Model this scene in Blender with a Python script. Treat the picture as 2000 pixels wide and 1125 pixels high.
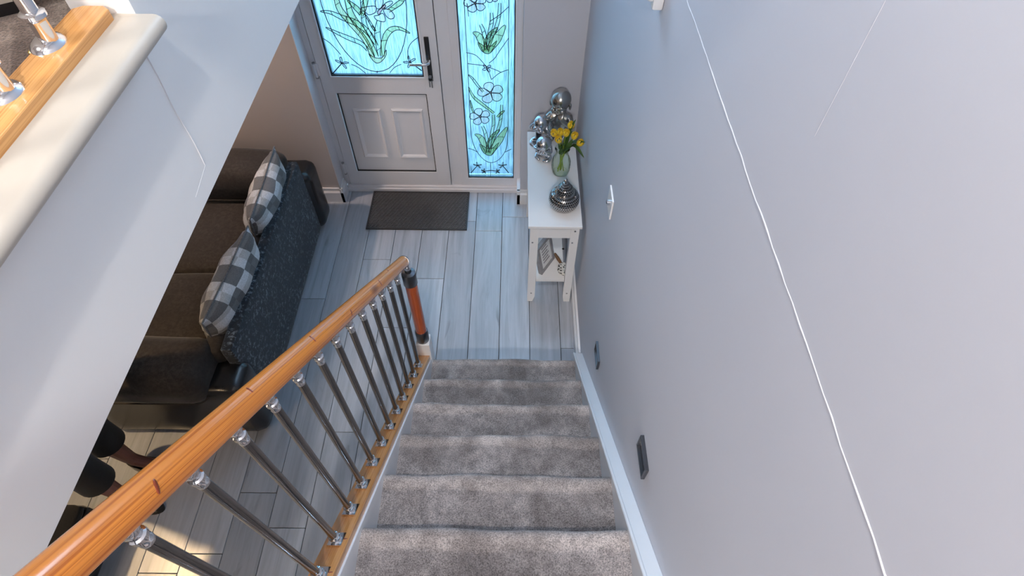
import bpy, bmesh, math, random
import numpy as np
from mathutils import Vector, Matrix
random.seed(7)
for o in list(bpy.data.objects): bpy.data.objects.remove(o)
scn = bpy.context.scene
COL = scn.collection
PI = math.pi

# ------------------------------------------------------------------ camera
YAW, PITCH, ROLL, FPX, CAMH = -0.00121, 0.92519, 0.00990, 1128.96, 2.98446
def cam_rows():
    cy, sy, cp, sp = math.cos(YAW), math.sin(YAW), math.cos(PITCH), math.sin(PITCH)
    f = np.array([sy*cp, cy*cp, -sp]); r = np.array([cy, -sy, 0.0]); u = np.cross(r, f)
    cr, sr = math.cos(ROLL), math.sin(ROLL)
    return np.array([cr*r+sr*u, -sr*r+cr*u, f])
CM = cam_rows()
def at(u, v, **k):
    """photo pixel -> point on the plane x=, y= or z= that the thing touches"""
    d = CM.T @ np.array([(u-1000)/FPX, -(v-562.5)/FPX, 1.0])
    (ax, val), = k.items(); i = 'xyz'.index(ax)
    c = np.array([0, 0, CAMH]); t = (val-c[i])/d[i]
    return Vector(c+d*t)
cd = bpy.data.cameras.new('camera'); cam = bpy.data.objects.new('camera', cd); COL.objects.link(cam)
cd.sensor_width = 36; cd.lens = FPX*36/2000; cd.clip_start = 0.02
cam.matrix_world = Matrix(((CM[0][0], CM[1][0], -CM[2][0], 0), (CM[0][1], CM[1][1], -CM[2][1], 0), (CM[0][2], CM[1][2], -CM[2][2], CAMH), (0, 0, 0, 1)))
scn.camera = cam
# ------------------------------------------------------------------ view, sky, lamps
scn.view_settings.view_transform = 'Standard'; scn.view_settings.look = 'None'
scn.view_settings.exposure = 0.5; scn.view_settings.gamma = 1.0
w = bpy.data.worlds.new('sky'); scn.world = w; w.use_nodes = True
bg = w.node_tree.nodes['Background']; bg.inputs[0].default_value = (0.47, 0.72, 1.0, 1); bg.inputs[1].default_value = 15.0
def lamp(name, kind, loc, power, col, target=None, **kw):
    l = bpy.data.lights.new(name, kind); l.energy = power; l.color = col
    for k, v in kw.items(): setattr(l, k, v)
    o = bpy.data.objects.new(name, l); COL.objects.link(o); o.location = loc
    d = Vector(target or (loc[0], loc[1], loc[2]-1))-Vector(loc)
    o.rotation_euler = d.to_track_quat('-Z', 'Y').to_euler()
    return o
DOWNLIGHT = (0.0, -0.73, 4.88)
lamp('stair_downlight_beam', 'SPOT', DOWNLIGHT, 125, (1.0, 0.95, 0.91), spot_size=math.radians(73), spot_blend=0.06, shadow_soft_size=0.035)
lamp('added_stair_light', 'AREA', (-0.10, -2.42, 4.25), 66, (1.0, 0.95, 0.90), (0, 1.4, .8), shape='DISK', size=0.3)  # added light behind the stair top, for the treads and the door
lamp('landing_ceiling_lamp', 'AREA', (-2.1, -0.5, 4.80), 55, (1.0, 0.97, 0.95), shape='DISK', size=1.0)
lamp('lounge_downlight_beam', 'SPOT', (-2.6, 0.95, 2.19), 82, (1.0, 0.68, 0.36), spot_size=math.radians(96), spot_blend=0.6, shadow_soft_size=0.04)
lamp('added_lounge_fill', 'AREA', (-2.3, -0.55, 2.14), 11, (1.0, 0.70, 0.42), shape='DISK', size=0.4)  # added soft warm fill for the lounge floor
lamp('lounge_wall_downlight_beam', 'SPOT', (-2.3, 2.62, 2.19), 66, (1.0, 0.74, 0.58), (-1.9, 3.1, 1.0), spot_size=math.radians(100), spot_blend=0.8, shadow_soft_size=0.05)

# ------------------------------------------------------------------ mesh helpers
class B:
    def __init__(s): s.bm = bmesh.new()
    def box(s, x0, x1, y0, y1, z0, z1, bev=0.0, seg=2):
        m = bmesh.new(); bmesh.ops.create_cube(m, size=1)
        for v in m.verts: v.co = Vector((x0+(v.co.x+.5)*(x1-x0), y0+(v.co.y+.5)*(y1-y0), z0+(v.co.z+.5)*(z1-z0)))
        if bev: bmesh.ops.bevel(m, geom=list(m.edges), offset=bev, segments=seg, affect='EDGES', profile=.5)
        s.merge(m); return s
    def merge(s, m, mat=None):
        if mat is not None: bmesh.ops.transform(m, matrix=mat, verts=m.verts)
        me = bpy.data.meshes.new('t'); m.to_mesh(me); m.free(); s.bm.from_mesh(me); bpy.data.meshes.remove(me)
    def prism(s, pts, d, bev=0.0):
        """polygon of 3-D points extruded along d"""
        m = bmesh.new(); a = [m.verts.new(p) for p in pts]; b = [m.verts.new(Vector(p)+Vector(d)) for p in pts]; n = len(pts)
        m.faces.new(a); m.faces.new(b[::-1])
        for i in range(n): m.faces.new((a[i], b[i], b[(i+1) % n], a[(i+1) % n]))
        bmesh.ops.recalc_face_normals(m, faces=m.faces)
        if bev: bmesh.ops.bevel(m, geom=list(m.edges), offset=bev, segments=2, affect='EDGES', profile=.5)
        s.merge(m); return s
    def rings(s, rings, cap=True, closed=False):
        m = s.bm; R = [[m.verts.new(p) for p in r] for r in rings]; n = len(R[0])
        for i in range(len(R)-1+(1 if closed else 0)):
            A, C = R[i], R[(i+1) % len(R)]
            for j in range(n): m.faces.new((A[j], A[(j+1) % n], C[(j+1) % n], C[j]))
        if cap and not closed: m.faces.new(R[0][::-1]); m.faces.new(R[-1])
        return s
    def tube(s, pts, r, n=8, closed=False, cap=True, up=None):
        pts = [Vector(p) for p in pts]; k = len(pts); rr = r if isinstance(r, (list, tuple)) else [r]*k
        rings = []; prev = None
        for i, p in enumerate(pts):
            a = pts[(i-1) % k] if (closed or i > 0) else p; b = pts[(i+1) % k] if (closed or i < k-1) else p
            t = (b-a).normalized()
            if prev is None:
                ref = Vector(up) if up else (Vector((0, 0, 1)) if abs(t.z) < .9 else Vector((0, 1, 0)))
                u = t.cross(ref).normalized()
            else: u = (prev-t*prev.dot(t)).normalized()
            prev = u; v = t.cross(u)
            rings.append([p+(u*math.cos(2*PI*j/n)+v*math.sin(2*PI*j/n))*rr[i] for j in range(n)])
        return s.rings(rings, cap, closed)
    def lathe(s, prof, c=(0, 0, 0), n=24, axis='z', cap=True, fn=None):
        c = Vector(c); R = []
        for r, h in prof:
            ring = []
            for j in range(n):
                a = 2*PI*j/n; q = fn(a, r, h) if fn else r
                x, y = q*math.cos(a), q*math.sin(a)
                ring.append(c+(Vector((x, y, h)) if axis == 'z' else Vector((h, x, y)) if axis == 'x' else Vector((y, h, x))))
            R.append(ring)
        return s.rings(R, cap)
    def sphere(s, c, r, seg=16, rot=None):
        m = bmesh.new(); bmesh.ops.create_uvsphere(m, u_segments=seg, v_segments=max(6, seg*2//3), radius=1)
        rx, ry, rz = r if isinstance(r, (list, tuple)) else (r, r, r)
        M = Matrix.Translation(Vector(c)) @ (rot.to_4x4() if rot else Matrix()) @ Matrix.Diagonal((rx, ry, rz, 1))
        s.merge(m, M); return s
    def soft(s, x0, x1, y0, y1, z0, z1, r, bulge=0, wob=0, cuts=9, seed=0):
        """rounded upholstery block"""
        m = bmesh.new(); bmesh.ops.create_cube(m, size=2); bmesh.ops.subdivide_edges(m, edges=m.edges, cuts=cuts, use_grid_fill=True)
        h = Vector(((x1-x0)/2, (y1-y0)/2, (z1-z0)/2)); c = Vector(((x0+x1)/2, (y0+y1)/2, (z0+z1)/2))
        rnd = random.Random(seed); ph = [rnd.uniform(0, 6) for _ in range(6)]
        for v in m.verts:
            q = Vector([math.copysign(abs(t)**.8, t) for t in v.co])
            p = Vector((q.x*h.x, q.y*h.y, q.z*h.z)); inn = Vector([max(-(h[i]-r), min(h[i]-r, p[i])) for i in range(3)]); d = p-inn
            if d.length > 1e-6: p = inn+d.normalized()*min(r, d.length) if max(abs(d[i]) for i in range(3)) >= r*.999 else p
            u = p.x/h.x; w2 = p.y/h.y; t = p.z/h.z
            p.z += bulge*max(0, t)*(1-u*u)*(1-w2*w2)
            if wob: p += Vector((math.sin(9*p.y+ph[0])+math.sin(15*p.z+ph[1]), math.sin(8*p.x+ph[2])+math.sin(17*p.z+ph[3]), math.sin(10*p.x+ph[4])+math.sin(12*p.y+ph[5])))*wob
            v.co = c+p
        s.merge(m); return s
    def mesh(s, name, off=(0, 0, 0), smooth=True, ang=40):
        bmesh.ops.remove_doubles(s.bm, verts=s.bm.verts, dist=1e-6)
        bmesh.ops.recalc_face_normals(s.bm, faces=s.bm.faces)
        bmesh.ops.translate(s.bm, vec=-Vector(off), verts=s.bm.verts)
        me = bpy.data.meshes.new(name); s.bm.to_mesh(me); s.bm.free()
        if smooth:
            me.polygons.foreach_set('use_smooth', [True]*len(me.polygons)); me.set_sharp_from_angle(angle=math.radians(ang))
        return me
def link(name, me, m, parent=None, loc=(0, 0, 0)):
    o = bpy.data.objects.new(name, me); COL.objects.link(o); o.location = loc
    if me is not None and m is not None and not me.materials: me.materials.append(m)
    if parent: o.parent = parent
    return o
def worg(o):
    p = Vector((0, 0, 0))
    while o: p += o.location; o = o.parent
    return p
def part(root, name, b, m, smooth=True, ang=40, label=None):
    """b is in world coordinates; becomes a child of root (root chain has no rotation)"""
    o = link(name, b.mesh(name, worg(root), smooth, ang), m, root)
    if label: o['label'] = label
    return o
def thing(name, label, cat, loc, group=None, kind=None):
    o = bpy.data.objects.new(name, None); COL.objects.link(o); o.location = loc; o.empty_display_size = .05
    if label: o['label'] = label
    if cat: o['category'] = cat
    if group: o['group'] = group
    if kind: o['kind'] = kind
    return o
def solo(name, b, m, label, cat, loc=(0, 0, 0), group=None, smooth=True):
    o = link(name, b.mesh(name, loc, smooth), m, None, loc); o['label'] = label; o['category'] = cat
    if group: o['group'] = group
    return o
def struct(name, b, m, label=None, smooth=False, parent=None):
    o = link(name, b.mesh(name, (0, 0, 0), smooth), m, parent); o['kind'] = 'structure'
    if label: o['label'] = label
    return o

# ------------------------------------------------------------------ materials
def new(name):
    m = bpy.data.materials.new(name); m.use_nodes = True; nt = m.node_tree
    return m, nt, nt.nodes, nt.links, nt.nodes['Principled BSDF']
def setp(p, **k):
    n = dict(col='Base Color', rough='Roughness', metal='Metallic', spec='Specular IOR Level', coat='Coat Weight', coatr='Coat Roughness', trans='Transmission Weight', ior='IOR', sheen='Sheen Weight')
    for a, v in k.items(): p.inputs[n[a]].default_value = (*v, 1) if isinstance(v, tuple) else v
def node(N, t, **k):
    n = N.new(t)
    for a, v in k.items():
        if a.startswith('_'): setattr(n, a[1:], v)
        else: n.inputs[a.replace('__', ' ')].default_value = v
    return n
def coords(N, L, scale=(1, 1, 1), rot=(0, 0, 0), src='pos', rnd=False):
    mp = N.new('ShaderNodeMapping'); mp.inputs['Scale'].default_value = scale; mp.inputs['Rotation'].default_value = rot
    if src == 'pos': g = N.new('ShaderNodeNewGeometry'); out = g.outputs['Position']
    else: g = N.new('ShaderNodeTexCoord'); out = g.outputs['Object']
    L.new(out, mp.inputs['Vector'])
    if rnd:
        oi = N.new('ShaderNodeObjectInfo'); mu = N.new('ShaderNodeMath'); mu.operation = 'MULTIPLY'; mu.inputs[1].default_value = 40
        L.new(oi.outputs['Random'], mu.inputs[0]); L.new(mu.outputs[0], mp.inputs['Location'])
    return mp.outputs['Vector']
def ramp(N, L, fac, stops):
    r = N.new('ShaderNodeValToRGB'); e = r.color_ramp.elements
    while len(e) < len(stops): e.new(.5)
    for x, (p, c) in zip(e, stops): x.position = p; x.color = (*c, 1)
    L.new(fac, r.inputs['Fac']); return r.outputs['Color']
def mix(N, L, a, b, fac, mode='MIX'):
    m = N.new('ShaderNodeMix'); m.data_type = 'RGBA'; m.blend_type = mode
    for s, v in ((m.inputs[6], a), (m.inputs[7], b), (m.inputs[0], fac)):
        if isinstance(v, tuple): s.default_value = (*v, 1)
        elif isinstance(v, (int, float)): s.default_value = v
        else: L.new(v, s)
    return m.outputs[2]
def noise(N, L, vec, scale, detail=4, rough=.55, dist=0):
    n = node(N, 'ShaderNodeTexNoise', Scale=scale, Detail=detail, Roughness=rough, Distortion=dist); L.new(vec, n.inputs['Vector']); return n.outputs['Fac']
def bump(N, L, p, h, strength, dist):
    b = node(N, 'ShaderNodeBump', Strength=strength, Distance=dist); L.new(h, b.inputs['Height']); L.new(b.outputs['Normal'], p.inputs['Normal'])
def plain(name, col, rough=.5, metal=0, var=.04, scale=20, bmp=0, **k):
    m, nt, N, L, p = new(name); setp(p, rough=rough, metal=metal, **k)
    v = coords(N, L); f = noise(N, L, v, scale, 5)
    c0 = tuple(max(0, x*(1-var)) for x in col); c1 = tuple(min(1, x*(1+var)) for x in col)
    L.new(ramp(N, L, f, [(.3, c0), (.7, c1)]), p.inputs['Base Color'])
    if bmp: bump(N, L, p, noise(N, L, v, scale*6, 3), .3, bmp)
    return m
def m_wall(name, col):
    m, nt, N, L, p = new(name); setp(p, rough=.55, spec=.35)
    v = coords(N, L)
    L.new(ramp(N, L, noise(N, L, v, 2.2, 4), [(.3, tuple(x*.985 for x in col)), (.7, col)]), p.inputs['Base Color'])
    bump(N, L, p, noise(N, L, v, 70, 3), .12, .0015); return m
WALL = m_wall('lavender_grey_wall_paint', (.60, .607, .662))
FASCIA = m_wall('pale_grey_wall_paint', (.76, .755, .745))
LOUNGE = m_wall('beige_wall_paint', (.56, .50, .47))
CEIL = m_wall('ceiling_white', (.80, .80, .80))
GLOSS = plain('white_gloss_paint', (.80, .80, .82), .28, var=.015, scale=6)
CREAM = plain('cream_gloss_paint', (.47, .425, .365), .4, var=.03, scale=9)
UPVC = plain('white_upvc', (.74, .73, .76), .3, var=.012, scale=5)
TABLEW = plain('white_table_lacquer', (.82, .81, .81), .3, var=.015, scale=6)
BLACK = plain('black_plastic', (.012, .012, .014), .35, var=.1)
RUBBER = plain('black_rubber', (.045, .045, .048), .40, var=.2, scale=90)
CHROME = plain('polished_chrome', (.80, .80, .82), .10, 1, var=.02)
GUN = plain('gunmetal_sleeve', (.16, .165, .18), .28, 1, var=.05)
STEEL = plain('brushed_steel', (.21, .20, .195), .2, 1, var=.06, scale=30)
SILVER = plain('silver_glaze', (.62, .63, .66), .22, 1, var=.03)
PEWTER = plain('pewter_glaze', (.42, .40, .38), .14, 1, var=.06)
SCREW = plain('screw_grey', (.35, .35, .36), .4, 1)
LEAD = plain('dark_lead', (.015, .03, .045), .5)
BRASS = plain('brass_screw', (.55, .42, .16), .3, 1)
def m_pine(name, light, dark, axis_scale, rough=.22, rot=(0, 0, 0), src='pos', knots=0):
    m, nt, N, L, p = new(name); setp(p, rough=rough, coat=.25, coatr=.15)
    v0 = coords(N, L, (1, 1, 1), rot, src)
    def scaled(sc):
        mp = N.new('ShaderNodeMapping'); mp.inputs['Scale'].default_value = sc; L.new(v0, mp.inputs['Vector']); return mp.outputs[0]
    v = scaled(axis_scale)
    g = noise(N, L, v, 1.0, 3, .5, .25)
    lines = noise(N, L, scaled(tuple(a_*5.5 if a_ > 10 else a_*.45 for a_ in axis_scale)), 1.0, 2, .5, .15)
    c = ramp(N, L, g, [(.30, tuple(x*.6+y*.4 for x, y in zip(light, dark))), (.5, light), (.75, tuple(min(1, x*1.12) for x in light))])
    c = mix(N, L, c, dark, ramp(N, L, lines, [(.50, (0, 0, 0)), (.66, (.8, .8, .8))]))
    if knots:
        vo = node(N, 'ShaderNodeTexVoronoi', Scale=1.0); L.new(scaled((7, knots, 7)), vo.inputs['Vector'])
        c = mix(N, L, c, (.13, .022, .008), ramp(N, L, vo.outputs['Distance'], [(.10, (1, 1, 1)), (.19, (0, 0, 0))]))
    L.new(c, p.inputs['Base Color']); bump(N, L, p, lines, .05, .001); return m
SLOPE = math.atan(.867)
# along the flight (y runs down): rotate so that the grain follows the slope
PINE_RAIL = m_pine('varnished_pine_rail', (.76, .25, .032), (.44, .10, .012), (55, 2.2, 55), rot=(SLOPE, 0, 0), knots=2.6)
PINE_BASE = m_pine('varnished_pine_base_rail', (.62, .30, .11), (.42, .16, .045), (60, 2.5, 60), rot=(SLOPE, 0, 0), knots=3.4)
PINE_FLAT = m_pine('varnished_pine_landing_rail', (.66, .34, .115), (.45, .19, .05), (75, 3.0, 75))
PINE_NEWEL = m_pine('red_varnished_newel', (.42, .085, .02), (.28, .045, .012), (45, 45, 2.5))
def m_carpet(name, c0, c1, c2, pscale=2.6):
    m, nt, N, L, p = new(name); setp(p, rough=.95, spec=.05, sheen=.25)
    v = coords(N, L)
    big = noise(N, L, v, pscale*2, 3, .5, .8); med = noise(N, L, v, 26, 4, .65); fine = noise(N, L, v, 260, 3, .7)
    c = ramp(N, L, big, [(.36, c0), (.52, c1), (.66, c2)])
    c = mix(N, L, c, tuple(x*.6 for x in c0), ramp(N, L, med, [(.36, (.45, .45, .45)), (.55, (0, 0, 0))]))
    c = mix(N, L, c, ramp(N, L, fine, [(.33, (.30, .30, .30)), (.62, (1.35, 1.35, 1.35))]), .85, 'MULTIPLY')
    L.new(c, p.inputs['Base Color']); bump(N, L, p, fine, .8, .006); return m
CARPET = m_carpet('grey_stair_carpet', (.31, .262, .246), (.47, .403, .378), (.61, .528, .498))
CARPETB = m_carpet('brown_landing_carpet', (.16, .11, .085), (.26, .19, .15), (.34, .27, .22), 7)
def m_plank():
    m, nt, N, L, p = new('grey_oak_laminate'); setp(p, rough=.30, spec=.8)
    v = coords(N, L, (26, 1.7, 26), rnd=True); g = noise(N, L, v, 1.0, 6, .62, .9)
    v2 = coords(N, L, (9, 2.6, 9), rnd=True); k = noise(N, L, v2, 1.0, 3, .5, 1.5)
    oi = N.new('ShaderNodeObjectInfo')
    c = ramp(N, L, g, [(.28, (.315, .34, .385)), (.5, (.42, .45, .505)), (.72, (.50, .53, .59))])
    c = mix(N, L, c, (.11, .10, .10), ramp(N, L, k, [(.66, (0, 0, 0)), (.82, (.6, .6, .6))]))
    c = mix(N, L, c, ramp(N, L, oi.outputs['Random'], [(0, (.86, .86, .86)), (1, (1.1, 1.1, 1.1))]), 1.0, 'MULTIPLY')
    L.new(c, p.inputs['Base Color']); bump(N, L, p, g, .08, .001); return m
PLANK = m_plank()
def m_fabric(name, c0, c1, scale=120, rough=.85, thr=(.4, .62), bs=.3, sheen=.2, big=8):
    m, nt, N, L, p = new(name); setp(p, rough=rough, spec=.2, sheen=sheen)
    v = coords(N, L); f = noise(N, L, v, scale, 4, .7); b = noise(N, L, v, big, 3)
    c = ramp(N, L, f, [(thr[0], c0), (thr[1], c1)])
    c = mix(N, L, c, c0, ramp(N, L, b, [(.35, (.7, .7, .7)), (.65, (0, 0, 0))]))
    L.new(c, p.inputs['Base Color']); bump(N, L, p, f, bs, .002); return m
SUEDE = m_fabric('dark_brown_suede', (.022, .018, .016), (.046, .038, .034), 60, .7)
SPECK = m_fabric('speckled_black_fabric', (.012, .017, .024), (.17, .21, .26), 55, .75, (.52, .66), .4, .2, 5)
LEATHER = plain('black_leather', (.012, .012, .013), .22, var=.2, scale=40, bmp=.0008)
KNIT = m_fabric('black_jersey', (.008, .008, .009), (.014, .014, .015), 200, .9)
SKIN = plain('skin', (.26, .115, .09), .5, var=.06, scale=14)
HAIR = m_fabric('dark_hair', (.010, .007, .006), (.03, .02, .015), 200, .5)
PAPER = plain('white_paper', (.8, .8, .8), .7, var=.02)
FRAMEW = plain('grey_wood_frame', (.30, .29, .30), .5, var=.12, scale=40)
BROWNW = plain('brown_wood_handle', (.20, .10, .045), .4, var=.2, scale=60)
def m_patch():
    m, nt, N, L, p = new('patchwork_check_fabric'); setp(p, rough=.8, sheen=.3)
    v = coords(N, L, src='obj')
    ch = node(N, 'ShaderNodeTexChecker', Scale=1.0); mp = N.new('ShaderNodeMapping'); mp.inputs['Scale'].default_value = (9.0, 10.5, 0.0001); mp.inputs['Location'].default_value = (.5, .5, .5)
    L.new(v, mp.inputs['Vector']); L.new(mp.outputs[0], ch.inputs['Vector'])
    ch.inputs['Color1'].default_value = (.62, .63, .65, 1); ch.inputs['Color2'].default_value = (.15, .15, .155, 1)
    ck2 = node(N, 'ShaderNodeTexChecker', Scale=1.0); mp2 = N.new('ShaderNodeMapping'); mp2.inputs['Scale'].default_value = (4.5, 21, .0001); mp2.inputs['Location'].default_value = (.5, .5, .5)
    L.new(v, mp2.inputs['Vector']); L.new(mp2.outputs[0], ck2.inputs['Vector']); ck2.inputs['Color1'].default_value = (1, 1, 1, 1); ck2.inputs['Color2'].default_value = (.72, .70, .68, 1)
    c = mix(N, L, ch.outputs[0], ck2.outputs[0], 1.0, 'MULTIPLY')
    f = noise(N, L, v, 160, 3)
    c = mix(N, L, c, ramp(N, L, f, [(.3, (.75, .75, .75)), (.7, (1.1, 1.1, 1.1))]), 1.0, 'MULTIPLY')
    L.new(c, p.inputs['Base Color']); bump(N, L, p, f, .3, .002); return m
PATCH = m_patch()
def m_pane():
    m, nt, N, L, p = new('textured_obscure_glass'); N.remove(p); out = N['Material Output']
    v = coords(N, L, (150, 1, 9)); f = noise(N, L, v, 1.0, 4, .6, .4)
    b = node(N, 'ShaderNodeBump', Strength=.5, Distance=.004); L.new(f, b.inputs['Height'])
    tr = node(N, 'ShaderNodeBsdfTranslucent'); L.new(ramp(N, L, f, [(.32, (.055, .100, .130)), (.60, (.145, .255, .30))]), tr.inputs['Color']); 
    rf = node(N, 'ShaderNodeBsdfRefraction', Roughness=.30, IOR=1.15); L.new(ramp(N, L, f, [(.32, (.075, .13, .155)), (.60, (.155, .255, .29))]), rf.inputs['Color']); L.new(b.outputs[0], rf.inputs['Normal'])
    gl = node(N, 'ShaderNodeBsdfGlossy', Roughness=.25); L.new(b.outputs[0], gl.inputs['Normal'])
    a = N.new('ShaderNodeMixShader'); a.inputs[0].default_value = .62; L.new(tr.outputs[0], a.inputs[1]); L.new(rf.outputs[0], a.inputs[2])
    c = N.new('ShaderNodeMixShader'); c.inputs[0].default_value = .06; L.new(a.outputs[0], c.inputs[1]); L.new(gl.outputs[0], c.inputs[2])
    L.new(c.outputs[0], out.inputs[0]); return m
PANE = m_pane()
def m_clear():
    m, nt, N, L, p = new('clear_window_glass'); N.remove(p); t = node(N, 'ShaderNodeBsdfTransparent'); t.inputs[0].default_value = (.93, .96, .97, 1)
    g = node(N, 'ShaderNodeBsdfGlossy', Roughness=.02); s = N.new('ShaderNodeMixShader'); s.inputs[0].default_value = .06; L.new(t.outputs[0], s.inputs[1]); L.new(g.outputs[0], s.inputs[2]); L.new(s.outputs[0], N['Material Output'].inputs[0]); return m
CLEAR = m_clear()
def m_tint(name, col, dens=.9):
    m, nt, N, L, p = new(name); N.remove(p); out = N['Material Output']
    t = node(N, 'ShaderNodeBsdfTransparent'); t.inputs[0].default_value = (*col, 1)
    d = node(N, 'ShaderNodeBsdfPrincipled', Roughness=.2); d.inputs['Base Color'].default_value = (*col, 1)
    s = N.new('ShaderNodeMixShader'); s.inputs[0].default_value = 1-dens; L.new(t.outputs[0], s.inputs[1]); L.new(d.outputs[0], s.inputs[2]); L.new(s.outputs[0], out.inputs[0]); return m
# two faces are crossed, so the tint acts twice
T_GREEN = m_tint('green_stained_glass', (.72, .80, .46)); T_PALE = m_tint('pale_green_stained_glass', (.84, .93, .72)); T_YEL = m_tint('yellow_stained_glass', (.88, .84, .50))
T_PETAL = m_tint('blush_stained_glass', (1, .86, .80)); T_PINK = m_tint('pink_stained_glass', (.92, .55, .52)); T_DARK = m_tint('deep_green_stained_glass', (.44, .56, .30)); T_WING = m_tint('clear_wing_glass', (.86, .88, .88))
def m_glass(name, col, rough=0.02, ior=1.45):
    m, nt, N, L, p = new(name); setp(p, col=col, rough=rough, trans=1.0, ior=ior); return m

def m_thin():
    m, nt, N, L, p = new('clear_vase_glass'); N.remove(p); t = node(N, 'ShaderNodeBsdfTransparent'); t.inputs[0].default_value = (.90, .95, .90, 1)
    g = node(N, 'ShaderNodeBsdfGlossy', Roughness=.04); lw = node(N, 'ShaderNodeLayerWeight', Blend=.12); s_ = N.new('ShaderNodeMixShader'); L.new(lw.outputs['Fresnel'], s_.inputs[0]); L.new(t.outputs[0], s_.inputs[1]); L.new(g.outputs[0], s_.inputs[2]); L.new(s_.outputs[0], N['Material Output'].inputs[0]); return m
GLASS = m_thin() 
LEAF = plain('tulip_leaf_green', (.055, .12, .025), .45, var=.25, scale=30); STEM = plain('tulip_stem_green', (.28, .38, .06), .45, var=.15, scale=40)
PETAL = plain('yellow_tulip_petal', (.92, .60, .03), .5, var=.12, scale=60)
def m_pierced(name, base, hole, around, up):
    """rows of round holes pressed through the metal, laid out around the jar's axis"""
    m, nt, N, L, p = new(name); setp(p, rough=.16, metal=1.0)
    v = coords(N, L, src='obj'); sx = N.new('ShaderNodeSeparateXYZ'); L.new(v, sx.inputs[0])
    at2 = N.new('ShaderNodeMath'); at2.operation = 'ARCTAN2'; L.new(sx.outputs[1], at2.inputs[0]); L.new(sx.outputs[0], at2.inputs[1])
    ma = N.new('ShaderNodeMath'); ma.operation = 'MULTIPLY'; ma.inputs[1].default_value = around/(2*PI); L.new(at2.outputs[0], ma.inputs[0])
    mz = N.new('ShaderNodeMath'); mz.operation = 'MULTIPLY'; mz.inputs[1].default_value = up; L.new(sx.outputs[2], mz.inputs[0])
    half = N.new('ShaderNodeMath'); half.operation = 'FLOOR'; L.new(mz.outputs[0], half.inputs[0])
    off = N.new('ShaderNodeMath'); off.operation = 'MULTIPLY_ADD'; off.inputs[1].default_value = .5; L.new(half.outputs[0], off.inputs[0]); L.new(ma.outputs[0], off.inputs[2])
    def cell(o_):
        f = N.new('ShaderNodeMath'); f.operation = 'FRACT'; L.new(o_, f.inputs[0]); d = N.new('ShaderNodeMath'); d.operation = 'SUBTRACT'; d.inputs[1].default_value = .5; L.new(f.outputs[0], d.inputs[0]); return d.outputs[0]
    cx = N.new('ShaderNodeCombineXYZ'); L.new(cell(off.outputs[0]), cx.inputs[0]); L.new(cell(mz.outputs[0]), cx.inputs[1])
    ln_ = N.new('ShaderNodeVectorMath'); ln_.operation = 'LENGTH'; L.new(cx.outputs[0], ln_.inputs[0])
    h = ramp(N, L, ln_.outputs['Value'], [(.26, (0, 0, 0)), (.40, (1, 1, 1))])
    L.new(mix(N, L, hole, base, h), p.inputs['Base Color']); bump(N, L, p, h, .7, .003); return m
PIERCED = m_pierced('pierced_pewter', (.50, .47, .45), (.012, .011, .010), 42, 82)
def m_disc():
    m, nt, N, L, p = new('black_white_mosaic'); setp(p, rough=.4)
    v = coords(N, L, src='obj'); vo = node(N, 'ShaderNodeTexVoronoi', Scale=80.0); L.new(v, vo.inputs['Vector'])
    L.new(ramp(N, L, vo.outputs['Distance'], [(.36, (.015, .013, .012)), (.46, (.72, .70, .66))]), p.inputs['Base Color']); return m
MOSAIC = m_disc()
EMIT = bpy.data.materials.new('lamp_diffuser'); EMIT.use_nodes = True; EMIT.node_tree.nodes['Principled BSDF'].inputs['Emission Color'].default_value = (1, .95, .88, 1); EMIT.node_tree.nodes['Principled BSDF'].inputs['Emission Strength'].default_value = 2

# ------------------------------------------------------------------ the shell
XW = .395            # stair-side wall face
YF, YD = 3.03, 3.154 # front wall face, door frame face
XF = -.575           # landing fascia face
ZC, ZL = 2.213, 2.53 # lounge ceiling, landing floor
XL, YB, ZT = -4.6, -2.6, 4.9
struct('floor_base', B().box(XL, XW+.1, YB, 3.5, -.12, -.012), plain('screed', (.03, .03, .03), .9), 'floor screed below the laminate planks').name = 'floor'
floor = bpy.data.objects['floor']
wr = struct('wall_right', B().box(XW, XW+.12, YB, YF+.3, 0, ZT), WALL, 'pale lavender grey wall running up beside the stairs')
b = B()
pts = []
r0 = random.Random(3)
for i in range(60):
    y = -.6+i*(2.05/59); pts.append((XW, y, 2.322+r0.uniform(-.002, .002)))
b.tube(pts, [.0009+.0008*r0.random() for _ in pts], 6)
JOINT = plain('filler_line', (.70, .70, .73), .6, var=.03)
part(wr, 'plaster_joint', b, JOINT, label='thin raised plaster joint line')
b = B(); b.tube([(XW, .62, 2.5+.1*i) for i in range(6)], .0004, 5); part(wr, 'plaster_joint', b, WALL)
# front wall: left of the door, right of the door, above it
OX0, OX1, OZ = -1.235, .046, 2.08
WX0, WX1, WZ0, WZ1 = -.48, .34, 2.75, 4.15
wf = struct('wall_front', B().box(OX1, XW, YF, YF+.3, 0, OZ).box(XF-.1, XW, YF, YF+.3, OZ, WZ0).box(XF-.1, XW, YF, YF+.3, WZ1, ZT).box(XF-.1, WX0, YF, YF+.3, WZ0, WZ1).box(WX1, XW, YF, YF+.3, WZ0, WZ1).box(OX0, XF-.1, YF, YF+.3, OZ, ZC+.3), WALL, 'grey front wall around the entrance door')
wl = struct('wall_lounge', B().box(XL, OX0, YF, YF+.3, 0, ZC), LOUNGE, 'beige lounge wall behind the sofa')
struct('wall_left', B().box(XL-.12, XL, YB, YF+.3, 0, ZC), LOUNGE)
struct('wall_back', B().box(XL-.12, XW+.12, YB-.12, YB, 0, ZT), WALL)
cl = struct('ceiling', B().box(XL, XF-.012, YB, YF, ZC, ZL-.03), CEIL, 'lounge ceiling below the landing')
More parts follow.
